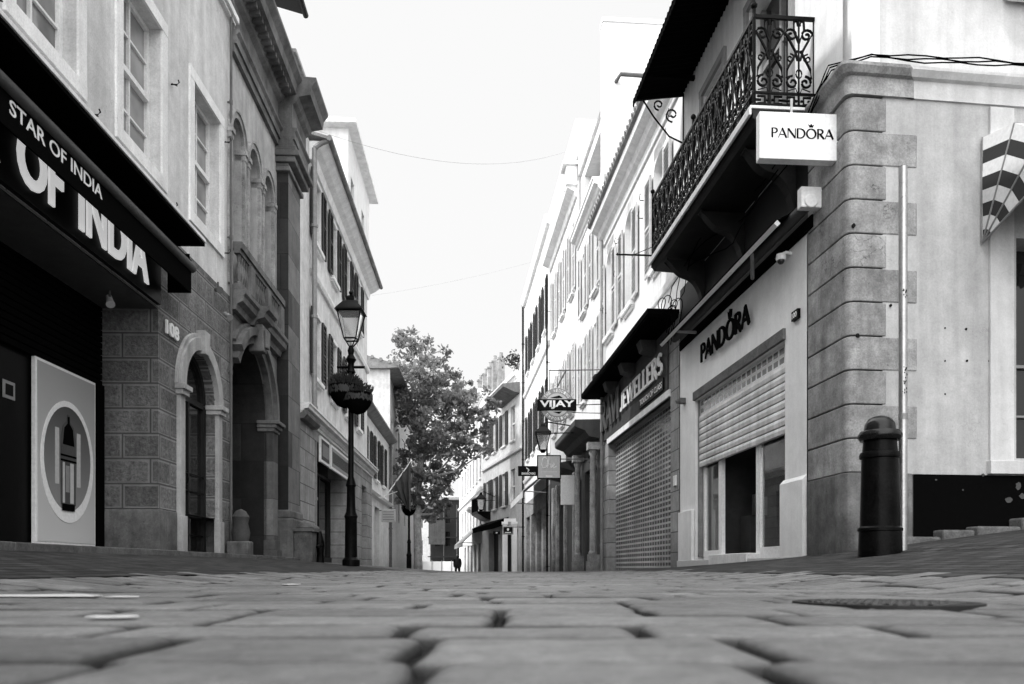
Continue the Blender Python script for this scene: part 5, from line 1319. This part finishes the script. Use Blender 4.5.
# =================================================================== RIGHT: next houses
root = thing('bracketed_cornice_house', 'white house whose deep gutter cornice juts out beyond the firewall', 'building', P(26,0,0))
wn = [(c-.35, c+.35, z, z+2.0) for c in (24.4,26.4,28.4) for z in (4.8,8.4)]
mb = MB(); sheet(mb, F, 23.3, 29.7, 3.4, 11.4, wn, .2); body(mb, F, 23.3, 29.7, -.8, 12.2, 7); mb.build('wall', M['plaster_white'], root)
for w in wn: window(root, F, *w, dep=.15, rows=4, shut='shutter_white', sw=.36, tw=.03, step=.1, gap=.1)
mb = MB(); mb.prism(F, [(0,11.0),(.06,11.0),(.1,11.15),(.3,11.25),(.36,11.42),(.36,11.5),(0,11.55)], 23.5, 29.6); mb.build('cornice', M['plaster_trim'], root)
mb = MB()
for u in (23.4, 23.75): mb.box(F,u,u+.2,.0,.34,11.3,11.85)
mb.box(F,23.3,23.98,.0,.45,11.85,11.95); mb.build('end_bracket', M['plaster_trim'], root, bevel=.02)
mb = MB(); sheet(mb, F, 25.6, 29.7, -.8, 3.4, [(25.9,27.1,-.8,2.5,.3),(27.5,28.2,-.8,2.5,.3),(28.5,29.5,-.8,2.5,.3)], .3, w=.02); sheet(mb, F, 23.3, 25.6, -.8, 3.4, [(23.9,25.1,-.8,2.6,.3)], .3, w=.02); mb.build('shopfront_wall', M['darkstone'], root)
for a, b, m_ in ((25.9,27.1,'slat_grey'),(27.5,28.2,'dark_wood_and_shade'),(28.5,29.5,'shopglass'),(23.9,25.1,'slat_grey')):
    mb = MB(); mb.box(F,a,b,-.2,-.16,-.8,2.6); d = mb.build('shop_door', M[m_], root)
    mb = MB(); z = -.6
    while z < 2.4: mb.box(F,a+.03,b-.03,-.16,-.13,z,z+.02 if m_ == 'slat_grey' else z+.01); z += .14 if m_ == 'slat_grey' else .8
    mb.build('door_ribs', M['groove'], d)
mb = MB(); mb.prism(F, [(0,2.95),(.45,3.05),(.5,3.2),(0,3.3)], 23.7, 26.9); mb.build('shop_canopy', M['darkstone'], root)
mb = MB()
for u in (23.6,25.4,27.3,28.35): mb.box(F,u-.12,u+.12,.02,.12,-.8,2.9); mb.cut()
mb.build('shop_pier', M['quoin_light'], root, bevel=.01)
t = thing('white_notice_board', 'blank white board fixed upright beside the dark shop columns', 'sign', P(23.2,.1,2.4))
mb = MB(); mb.box(F,23.05,23.12,.15,.55,1.9,2.75); mb.build('board', M['white'], t, bevel=.01)
mb = MB(); mb.box(F,23.07,23.10,.0,.15,2.0,2.06); mb.box(F,23.07,23.10,.0,.15,2.6,2.66); mb.build('bracket', M['pipe'], t)
drainpipe(F, 29.75, .12, -.5, 11.0, root, 'black', .035)
t = thing('canvas_awning', 'sloping pale canvas awning past the small black sign', 'awning', P(31,.5,2.9))
mb = MB(); mb.hexa([P(29.9,.02,3.75),P(35.5,.02,3.75),P(35.5,1.0,2.95),P(29.9,1.0,2.95),P(29.9,.02,3.78),P(35.5,.02,3.78),P(35.5,1.02,2.98),P(29.9,1.02,2.98)]); mb.box(F,29.9,35.5,1.0,1.02,2.7,2.95); mb.build('canvas', M['canvas'], t)
mb = MB(); mb.tube([P(30,.02,2.9),P(30,1.0,2.96)], .02, 6); mb.cut(); mb.tube([P(35.4,.02,2.9),P(35.4,1.0,2.96)], .02, 6); mb.build('arm', M['zinc'], t)

root = thing('tall_terrace_house', 'tall white terrace house with two rows of dark shutters', 'building', P(35,0,0))
wn = [(c-.4, c+.4, z, z+h) for c in (31.2,33.4,35.6,37.8) for z, h in ((5.2,2.1),(9.3,1.9))]
so = [(c-.85, c+.85, -1.2, 2.5, .3) for c in (31,33.3,35.6,37.9)]
mb = MB(); sheet(mb, F, 29.85, 39.4, -1.2, 3.2, so, .3, w=.01); mb.build('shopfront_wall', M['quoin'], root)  # darker sheet, ground-floor shade put into the wall colour
mb = MB(); sheet(mb, F, 29.85, 39.4, 3.2, 13.2, wn, .2); body(mb, F, 29.85, 39.4, -1.2, 13.2, 7); mb.build('wall', M['plaster_white'], root)
for w in wn: window(root, F, *w, dep=.15, rows=4, shut='shutter_dark', sw=.42, tw=.04, step=.13)
for o_ in so:
    mb = MB(); mb.box(F,o_[0],o_[1],-.3,-.26,-1.2,2.4); d = mb.build('shop_door', M['shopglass'], root)
    mb = MB(); mb.box(F,o_[0],o_[0]+.08,-.26,-.2,-1.2,2.4); mb.box(F,o_[1]-.08,o_[1],-.26,-.2,-1.2,2.4); mb.build('door_frame', M['dark_wood_and_shade'], d)
mb = MB(); mb.prism(F, [(0,8.4),(.08,8.42),(.12,8.55),(0,8.6)], 29.85, 39.4); mb.cut(); mb.prism(F, [(0,4.2),(.08,4.22),(.12,4.35),(0,4.4)], 29.85, 39.4); mb.build('string_course', M['plaster_trim'], root)
mb = MB(); mb.box(F,26.0,39.4,-7,-.35,13.2,14.7); mb.build('set_back_storey', M['plaster_white'], root)
mb = MB(); mb.prism(F, [(0,12.9),(.12,12.95),(.2,13.15),(.2,13.25),(0,13.3)], 29.8, 39.5); mb.build('cornice', M['plaster_trim'], root)
drainpipe(F, 39.5, .1, -.9, 13.1, root, 'black', .05)

F = RK; P = F.P
root = thing('chimneyed_house', 'pale house turned towards the viewer with a row of tall chimneys', 'building', P(47,0,0))
wn = [(c-.5, c+.5, z, z+1.9) for c in (44.6,46.7,49.2,51.3) for z in (3.7,7.2)]
so = [(43.4,44.3,-1.5,2.2,.4),(45.0,47.3,-1.5,2.3,.4),(48.2,51.0,-1.5,2.3,.4)]
mb = MB(); sheet(mb, F, 42.4, 52.8, -1.5, 10.6, wn+so, .2); body(mb, F, 42.4, 52.8, -1.5, 10.6, 7); mb.build('wall', M['plaster_cream'], root)
for w in wn: window(root, F, *w, dep=.15, rows=2, shut='shutter_dark' if w[0] > 44.5 else None, sw=.5, tw=.05, step=.15)
for o_ in so:
    mb = MB(); mb.box(F,o_[0],o_[1],-.4,-.35,-1.5,2.3); mb.build('shopfront', M['black'], root)
mb = MB(); mb.prism(F, [(0,2.6),(.9,2.3),(.95,2.6),(0,3.0)], 45.6, 51.5); mb.build('shop_awning', M['black_matt'], root)
cornice(F, 43.5, 52.9, 10.3, 10.75, .25, root, 'cornice', 'plaster_white')
mb = MB(); mb.box(F,42.4,44.6,-3,-.1,10.6,11.7); mb.build('roof_block', M['plaster_white'], root)
mb = MB()
for u in (50.2, 51.9, 53.4, 55.0, 56.6):
    xx = 320+9120/u; zt = HC+(568-(356+(498-min(xx,498))*1.32))*u/800
    mb.box(F,u,u+.30,-.85,-.45,10.5,zt-.15); mb.box(F,u-.04,u+.34,-.9,-.4,zt-.15,zt-.05); c = P(u+.15,-.65,zt-.05); mb.lathe(c, [(.12,0),(.10,.3),(.12,.33)], 8); mb.cut()
mb.build('chimney', M['quoin'], root)
mb = MB(); mb.prism(F, [(0,6.4),(.12,6.42),(.15,6.55),(0,6.6)], 42.4, 52.8); mb.build('string_course', M['plaster_trim'], root)
mb = MB(); mb.prism(F, [(0,9.5),(.3,9.55),(.9,9.8),(.95,9.95),(0,10.1)], 43.0, 47.3); mb.build('gutter_eaves', M['roof'], root)
for uc_, z_ in ((51.6,4.2),):
    mb = MB(); mb.prism(F, [(0,3.1),(.3,3.2),(.8,3.5),(.85,3.65),(0,3.65)], 50.4, 52.4)
    for k in range(12): mb.tube([P(50.4+k*.18,.8,3.65),P(50.4+k*.18,.8,4.5)], .02, 4)
    mb.box(F,50.4,52.4,.77,.83,4.5,4.56); mb.build('balcony', M['iron'], root)
t = thing('roof_plant', 'small bush growing on the roof block beside the chimneys', 'plant', P(43.4,0,11.7))
mb = MB(); c = Vector(P(43.7,.1,11.4)); mb.tube([c-Vector((0,0,.5)), c], .03, 5); mb.build('stem', M['bark'], t)
mb = MB()
for i in range(260):
    d = Vector((random.gauss(0,.25),random.gauss(0,.25),random.gauss(0,.22))); e = Vector((random.random()-.5,random.random()-.5,random.random()-.5)).normalized()*.09; f_ = e.cross(Vector((random.random(),random.random(),random.random()))).normalized()*.05
    mb.face([c+d-e,c+d+f_,c+d+e,c+d-f_])
mb.build('foliage', M['leaf_dark'], t)
for nm, lab, x0, x1, y0_, y1_, yy in (('crest_sign','black sign with a pale border and crest beyond the awnings',502.5,513.5,526,534.5,40.0),('crescent_sign','small plain black sign left of the bordered crest sign',493,500,531,534.5,43.0)):
    xa, xb = (x0-512)/800*yy, (x1-512)/800*yy; za, zb2 = HC+(568-y1_)*yy/800, HC+(568-y0_)*yy/800
    t = thing(nm, lab, 'sign', (xa,yy,za)); Q = Fc(yy)
    mb = MB(); mb.box(Q,xa,xb,-.06,0,za,zb2); q = mb.build('panel', M['grey_mid'] if nm == 'crest_sign' else M['black'], t, bevel=.01)
    mb = MB()
    if nm == 'crest_sign': mb.box(Q,xa+.05,xb-.05,.001,.01,za+.05,zb2-.05)
    else: mb.box(Q,xa+.04,xb-.04,.001,.004,za+.02,zb2-.02)
    q = mb.build('face', M['black'], q)
    mb = MB(); mb.slab(Q, ell((xa+xb)/2,(za+zb2)/2+(.04 if nm == 'crest_sign' else 0),.06,.07 if nm == 'crest_sign' else .04,8), .011, .015)
    if nm == 'crest_sign': mb.box(Q,xa+.12,xb-.12,.011,.015,za+.08,za+.12)
    mb.build('emblem', M['grey_light'], t)
    mb = MB(); mb.tube([(xb,yy+.03,zb2-.05),(xb+.6,yy+.03,zb2-.05)], .025, 6); mb.build('bracket', M['pipe'], t)
t = thing('white_doorway', 'pair of bright white pillars framing a dark shop doorway far down the right side', 'doorway', RK.P(43.4,0,-.5))
mb = MB()
for xp in (505, 514.5): xq = (xp-512)/800*41; mb.wbox(xq-.13,xq+.13,41,41.25,-.6,2.3); mb.wbox(xq-.17,xq+.17,40.96,41.29,2.3,2.45); mb.cut()
mb.build('pillar', M['plaster_white'], t, bevel=.01)
mb = MB(); mb.wbox((504-512)/800*41,(516-512)/800*41,41.02,41.2,2.46,2.62); mb.build('lintel', M['plaster_white'], t)
wall_lantern((481-512)/800*47, 47, HC+(568-504)*47/800, 1.4, 'far black wall lantern beside the distant balcony', -1.0)

F = RM; P = F.P
root = thing('distant_terrace', 'distant pale terrace with two rows of narrow dark windows', 'building', P(62,0,0))
wn = [(c-.45, c+.45, z, z+1.9) for c in (54.5,57,59.5,62,64.5,67,70) for z in (2.9,6.2,9.0)]
so = [(c-.9, c+.9, -2, 1.8, .4) for c in (55.2,58.2,61.2,64.2,67.2)]
mb = MB(); sheet(mb, F, 52.8, 74, -2.2, 11.9, wn+so, .2); body(mb, F, 52.8, 74, -2.2, 11.9, 7); mb.build('wall', M['plaster_cream'], root)
for w in wn: window(root, F, *w, dep=.15, rows=2, sill=True, tw=.05, frame='shutter_dark', pane='shopglass')
for o_ in so:
    mb = MB(); mb.box(F,o_[0],o_[1],-.4,-.35,-2,1.8); mb.build('shopfront', M['shopglass'], root)
cornice(F, 52.8, 74, 11.4, 11.95, .4, root, 'cornice', 'plaster_trim')
mb = MB(); mb.prism(F, [(0,5.3),(.12,5.35),(.15,5.5),(0,5.5)], 52.8, 74); mb.build('string_course', M['plaster_trim'], root)
mb = MB(); mb.prism(F, [(0,3.6),(.4,3.7),(.9,4.0),(.9,4.15),(0,4.15)], 53.2, 55.2); mb.build('balcony', M['plaster_trim'], root)
t = thing('grey_shop_awning', 'long sloping grey awning far down the street below the balcony', 'awning', P(57,.8,2.0))
mb = MB(); mb.hexa([P(53.2,.02,3.0),P(61,.02,3.0),P(61,1.3,1.75),P(53.2,1.3,1.75),P(53.2,.02,3.05),P(61,.02,3.05),P(61,1.32,1.8),P(53.2,1.32,1.8)]); mb.box(F,53.2,61,1.3,1.33,1.5,1.75); mb.build('canvas', M['grey_mid'], t)
mb = MB(); mb.tube([P(53.3,.02,1.75),P(53.3,1.3,1.76)], .03, 5); mb.cut(); mb.tube([P(60.9,.02,1.75),P(60.9,1.3,1.76)], .03, 5); mb.build('arm', M['zinc'], t)
# end of the street
def simple_block(name, label, x0, x1, y, z1, mat, wins_, depth=8, door_=True, wmat='shopglass'):
    Fq = Fr(x0, y, 1, 0, 0, -1); W_ = x1-x0
    r_ = thing(name, label, 'building', (x0,y,-2))
    ops = [(a,b,c,d) for a, b, c, d in wins_]
    mb = MB(); sheet(mb, Fq, 0, W_, -2.5, z1, ops, .2); body(mb, Fq, 0, W_, -2.5, z1, depth); mb.build('wall', M[mat], r_)
    for w in ops:
        mb = MB(); mb.box(Fq,w[0],w[1],-.2,-.16,w[2],w[3]); q = mb.build('window', M[wmat], r_)
    mb = MB(); mb.prism(Fq, [(0,z1-.4),(.2,z1-.35),(.4,z1-.1),(.4,z1),(0,z1+.05)], -.1, W_+.1); mb.build('cornice', M['plaster_trim'], r_)
simple_block('end_house', 'bright white house closing the street behind the tree trunk', -17, -9.4, 96, 8.5, 'plaster_cream', [(.6+i*1.6,1.5+i*1.6,z,z+1.8) for i in range(4) for z in (1.6,4.9)]+[(.5,2.2,-2.5,.6),(3,4.6,-2.5,.6)])
simple_block('dark_end_house', 'dark shaded house mass behind the tree at the end of the street', -8.6, -5.4, 84, 7.6, 'dark_wood_and_shade', [(.5+i*1.1,1.0+i*1.1,z,z+1.5) for i in range(2) for z in (2.4,4.8)], wmat='shopglass')
t = thing('scaffolding', 'scaffold poles standing in front of the dark house at the street end', 'scaffolding', (-7,82.5,-1.3))
for k in range(3):
    mb = MB(); mb.tube([(-8.4+k*1.35,82.6,-1.4),(-8.4+k*1.35,82.6,6.6+.6*(k % 2))], .04, 5); mb.build('pole', M['pipe'], t)
for k in range(3):
    mb = MB(); mb.box(WORLD,-8.7,-5.3,-83.3,-82.5,1.2+k*2.0,1.3+k*2.0); mb.build('deck', M['dark_wood_and_shade'], t)
mb = MB(); mb.box(WORLD,-8.6,-6.9,-82.45,-82.42,2.5,5.0); mb.build('netting', M['darkstone'], t)
t = thing('market_canopy', 'small white canopy sloping over the stall left of the street end', 'awning', (-12,80,0))
mb = MB(); mb.hexa([(-11.6,82,1.5),(-9.4,82,1.5),(-9.4,80,.8),(-11.6,80,.8),(-11.6,82,1.56),(-9.4,82,1.56),(-9.4,80,.86),(-11.6,80,.86)]); mb.build('canvas', M['canvas'], t)
for xx in (-11.5,-9.5):
    mb = MB(); mb.tube([(xx,80.1,-1.5),(xx,80.1,.82)], .05, 5); mb.build('pole', M['pipe'], t)
mb = MB(); mb.wbox(-11.4,-9.6,81,81.8,-1.4,-.2); mb.build('counter', M['dark_wood_and_shade'], t, bevel=.02)
for kx, (xa_, w_, h_, lab) in enumerate(((-14.6,1.3,.8,'dark box sign over the far left shop at the street end'),(-12.9,.9,.9,'narrow dark panel sign beside the market canopy'))):
    t = thing('shop_sign', lab, 'sign', (xa_,92,1.5))
    mb = MB(); mb.wbox(xa_,xa_+w_,92,92.15,1.3,1.3+h_); mb.build('panel', M['black'], t, bevel=.02)
    mb = MB(); mb.wbox(xa_+.2,xa_+w_-.2,91.97,91.99,1.3+h_*.4,1.3+h_*.6); mb.build('lettering', M['grey_light'], t)
t = thing('site_hoarding', 'low bright hoarding panels under the dark house at the end of the street', 'hoarding', (-8,82,-1.3))
for k in range(4):
    mb = MB(); mb.wbox(-9.2+k*1.0,-8.24+k*1.0,82,82.08,-1.4,.75); mb.build('panel', M['plaster_white'] if k > 1 else M['grey_light'], t, bevel=.01)
mb = MB()
for k in range(5): mb.wbox(-9.24+k*1.0,-9.17+k*1.0,81.95,82.0,-1.4,.85)
mb.build('upright', M['zinc'], t)

# =================================================================== PERSON
px0, py0 = (457.5-512)/800*55, 55.0; pz0 = g(px0, py0)
def skinned(name, V, E, RD, mat, parent=None, loc=(0,0,0), sub=2):
    me = bpy.data.meshes.new(name); me.from_pydata([(v[0],v[1],v[2]) for v in V], E, [])
    o = bpy.data.objects.new(name, me); COL.objects.link(o)
    if parent: o.parent = parent
    else: o.location = loc
    sk = o.modifiers.new('skin', 'SKIN'); sv = me.skin_vertices
    if not sv: me.skin_vertices.new() if hasattr(me.skin_vertices, 'new') else None
    s = o.modifiers.new('sub', 'SUBSURF'); s.levels = sub; s.render_levels = sub
    for i, r in enumerate(RD):
        d = me.skin_vertices[0].data[i]; d.radius = (r, r); d.use_root = (i == 0)
    me.materials.append(mat)
    return o
V = [(0,0,.95),(0,0,1.15),(0,0,1.38),(0,0,1.50),(0,-.02,1.62),(0,-.02,1.74),
     (.19,0,1.40),(.24,.0,1.14),(.22,-.10,.93),(.20,-.14,.86),(-.19,0,1.40),(-.24,0,1.14),(-.22,-.10,.93),(-.20,-.14,.86),
     (.11,0,.88),(.12,-.04,.50),(.12,.02,.10),(.12,-.14,.04),(-.11,0,.88),(-.12,.06,.50),(-.12,.12,.10),(-.12,-.02,.04)]
E = [(0,1),(1,2),(2,3),(3,4),(4,5),(2,6),(6,7),(7,8),(8,9),(2,10),(10,11),(11,12),(12,13),(0,14),(14,15),(15,16),(16,17),(0,18),(18,19),(19,20),(20,21)]
RD = [.17,.17,.18,.07,.10,.08,.09,.065,.05,.04,.09,.065,.05,.04,.11,.075,.055,.045,.11,.075,.055,.045]
pr = thing('person', 'distant person in dark clothes walking in the middle of the street', 'person', (px0,py0,pz0))
def person_mesh():
    me = bpy.data.meshes.new('body'); me.from_pydata(V, E, []); o = bpy.data.objects.new('body', me); COL.objects.link(o); o.parent = pr
    o.modifiers.new('skin', 'SKIN')
    if len(me.skin_vertices) == 0:
        bm = bmesh.new(); bm.from_mesh(me); bm.verts.layers.skin.verify(); bm.to_mesh(me); bm.free()
    for i, r in enumerate(RD): d = me.skin_vertices[0].data[i]; d.radius = (r, r); d.use_root = (i == 0)
    s = o.modifiers.new('sub', 'SUBSURF'); s.levels = 2; s.render_levels = 2
    me.materials.append(M['cloth_dark'])
person_mesh()
mb = MB(); mb.ball((px0,py0-.03,pz0+1.69), .092, 8, 1.15); mb.build('face', M['skin'], pr, smooth=True)
mb = MB(); mb.ball((px0,py0+.01,pz0+1.72), .105, 8, 1.05); mb.build('hair', M['black_matt'], pr, smooth=True)

# =================================================================== TREES
def tree(name, label, x, y, z0, trunk_pts, blobs, n_leaf, ls, r0, seed):
    random.seed(seed)
    t = thing(name, label, 'tree', (x,y,z0))
    mb = MB(); tp = [Vector(p) for p in trunk_pts]; n = len(tp)
    mb.tube(tp, [r0*(1-.6*i/(n-1)) for i in range(n)], 10)
    for (c, r) in blobs:
        c = Vector(c); cand = [p for p in tp if p.z < c.z] or [tp[0]]
        s = min(cand[1:] or cand, key=lambda p: (p-c).length+abs(p.z-c.z+1.2)*.6)
        m1 = s.lerp(c, .5)+Vector((random.gauss(0,.15),random.gauss(0,.15),-.25))
        mb.tube([s, m1, c], [r0*.38, r0*.22, r0*.10], 6)
        for k in range(4):
            d = Vector((random.gauss(0,1),random.gauss(0,1),random.gauss(.2,.8))).normalized()
            mb.tube([c.lerp(m1,.3), c+d*r[0]*.45+Vector((0,0,.1)), c+d*r[0]*.9], [r0*.10, r0*.06, r0*.025], 5)
    mb.build('trunk', M['bark'], t, smooth=True)
    mb = MB(); tot = sum(r[0]*r[1]*r[2] for c, r in blobs)
    for (c, r) in blobs:
        c = Vector(c); k = int(n_leaf*r[0]*r[1]*r[2]/tot); nc = max(4, k//38)
        for q in range(nc):
            d = Vector((random.gauss(0,1),random.gauss(0,1),random.gauss(0,1))).normalized()*random.random()**.38*random.choice((.85,1,1,1.25))
            cc = c+Vector((d.x*r[0], d.y*r[1], d.z*r[2])); cr = random.uniform(.16,.34)*(r[0]**.5)
            for i in range(38):
                p = cc+Vector((random.gauss(0,cr*.6),random.gauss(0,cr*.6),random.gauss(0,cr*.42)))
                nrm = Vector((random.gauss(0,.7),random.gauss(0,.7),random.uniform(.1,1))).normalized()
                a = nrm.cross(Vector((random.random()-.5,random.random()-.5,random.random()-.5))).normalized(); b = nrm.cross(a); s = ls*random.uniform(.6,1.3)
                mb.face([p-a*s, p-a*s*.3+b*s*.55, p+a*s*.4+b*s*.5, p+a*s*1.1, p+a*s*.4-b*s*.5, p-a*s*.3-b*s*.55])
    mb.build('crown', M['leaf'], t)
    return t
TY = 42.0
def tp(x, y, dy=0): Yq = TY+dy; return ((x-512)/800*Yq, Yq, HC+(568-y)*Yq/800)
bl = []
for (x, y, rx, ry, dy) in ((412,345,17,15,0),(432,352,16,17,.5),(418,372,24,17,-.8),(440,378,18,16,1),(405,395,14,16,0),(428,400,28,18,0),(455,402,20,16,-.5),(476,398,14,12,.5),(486,415,11,15,0),(468,425,20,15,.8),(440,428,24,18,-1),(412,425,18,17,.6),(408,450,19,15,0),(432,455,24,16,.5),(458,450,20,13,-.5),(420,478,24,14,0),(445,475,18,13,.8),(403,476,12,12,-.4),(436,494,20,9,0),(416,498,14,8,0),(482,436,10,9,0),(492,404,7,8,.3),(484,452,9,7,-.3),(463,385,10,7,.4),(398,410,9,10,.5),(402,340,9,8,.2),(428,508,14,8,.4),(444,503,10,9,-.3),(404,500,8,9,.3)):
    k = TY/800; bl.append((tp(x,y,dy), (rx*k, rx*k*1.05, ry*k)))
tree('plane_tree', 'tall leafy plane tree standing in the street beyond the lamp post', tp(418,568)[0], TY, g(-4.9,TY),
     [(tp(418,568)[0], TY, g(-4.9,TY)-.1), tp(418,545), tp(417,515), tp(419,480), tp(422,440), tp(424,400), tp(422,365), tp(420,345)], bl, 14500, .11, .24, 5)
TY = 60.0
bl = []
for (x, y, rx, ry, dy) in ((384,500,9,12,0),(392,485,10,12,1),(379,520,7,9,0),(396,510,9,14,-1),(388,530,9,8,0),(402,528,8,8,0),(424,512,12,9,0),(380,470,6,9,0)):
    k = TY/800; bl.append((tp(x,y,dy), (rx*k, rx*k, ry*k)))
tree('small_tree', 'smaller leafy tree behind the flag and low house', tp(390,568)[0], TY, g(-9,TY), [(tp(390,568)[0],TY,g(-9,TY)-.1), tp(389,550), tp(391,530), tp(388,505), tp(389,485)], bl, 6500, .16, .2, 9)
random.seed(3)
# overhead wires
for (A_, B_, sag, r, lab) in ((tuple(LB.P(16.2,.1,9.0)), tuple(RR.P(26,.0,13.6)), .55, .0038, 'thin overhead wire sagging high across the street'),
                           (tuple(LB.P(25,.2,8.6)), tuple(RR.P(26,.1,10.3)), .12, .0018, 'faint lower wire crossing between the distant eaves')):
    a, b = Vector(A_), Vector(B_); mb = MB(); mb.tube([a.lerp(b, i/24)-Vector((0,0,sag*4*(i/24)*(1-i/24))) for i in range(25)], r, 4)
    tag(mb.build('overhead_wire', M['grey_mid'], loc=tuple(a)), lab, 'wire', 'wires over the street')

# =================================================================== CAMERA, LIGHT, SKY
cam = bpy.data.cameras.new('camera'); co = bpy.data.objects.new('camera', cam); COL.objects.link(co)
co.location = (0,0,HC); co.rotation_euler = (R(90),0,0)
cam.sensor_width = 36; cam.lens = 36*800/1024; cam.shift_y = (568-342)/1024; cam.clip_start = .01; cam.clip_end = 2000
cam.dof.use_dof = True; cam.dof.focus_distance = 11; cam.dof.aperture_fstop = 5.6
SC.camera = co
sv = Vector((-1, -.38, 1.08)).normalized()
el = math.asin(sv.z); az = math.atan2(sv.x, sv.y)
sun = bpy.data.lights.new('sun', 'SUN'); sun.energy = 3.0; sun.angle = R(.6); sun.color = (1,1,1)
so_ = bpy.data.objects.new('sun', sun); COL.objects.link(so_); so_.rotation_euler = (-sv).to_track_quat('-Z', 'Y').to_euler()
w = bpy.data.worlds.new('World'); SC.world = w; w.use_nodes = True; nt = w.node_tree
sk = nt.nodes.new('ShaderNodeTexSky'); sk.sky_type = 'NISHITA'; sk.sun_disc = False; sk.sun_elevation = el; sk.sun_rotation = az
bw_ = nt.nodes.new('ShaderNodeRGBToBW'); nt.links.new(sk.outputs[0], bw_.inputs[0])
tc = nt.nodes.new('ShaderNodeTexCoord'); vm = nt.nodes.new('ShaderNodeVectorMath'); vm.operation = 'DOT_PRODUCT'
nt.links.new(tc.outputs['Generated'], vm.inputs[0]); vm.inputs[1].default_value = Vector((-.60,-.50,.62)).normalized()
fill_glow = ramp(nt, vm.outputs['Value'], .08, .5, 0, 19)          # unseen bright sky area added outside the view to fill the shade
base = ramp(nt, bw_.outputs[0], 0, 12, 6.3, 6.8)
mr_out = math_(nt, 'ADD', fill_glow, base)
cc = nt.nodes.new('ShaderNodeCombineColor')
for i in range(3): nt.links.new(mr_out, cc.inputs[i])
bg = nt.nodes['Background']; nt.links.new(cc.outputs[0], bg.inputs[0]); bg.inputs[1].default_value = .15
SC.view_settings.view_transform = 'Standard'; SC.view_settings.look = 'None'; SC.view_settings.exposure = 0
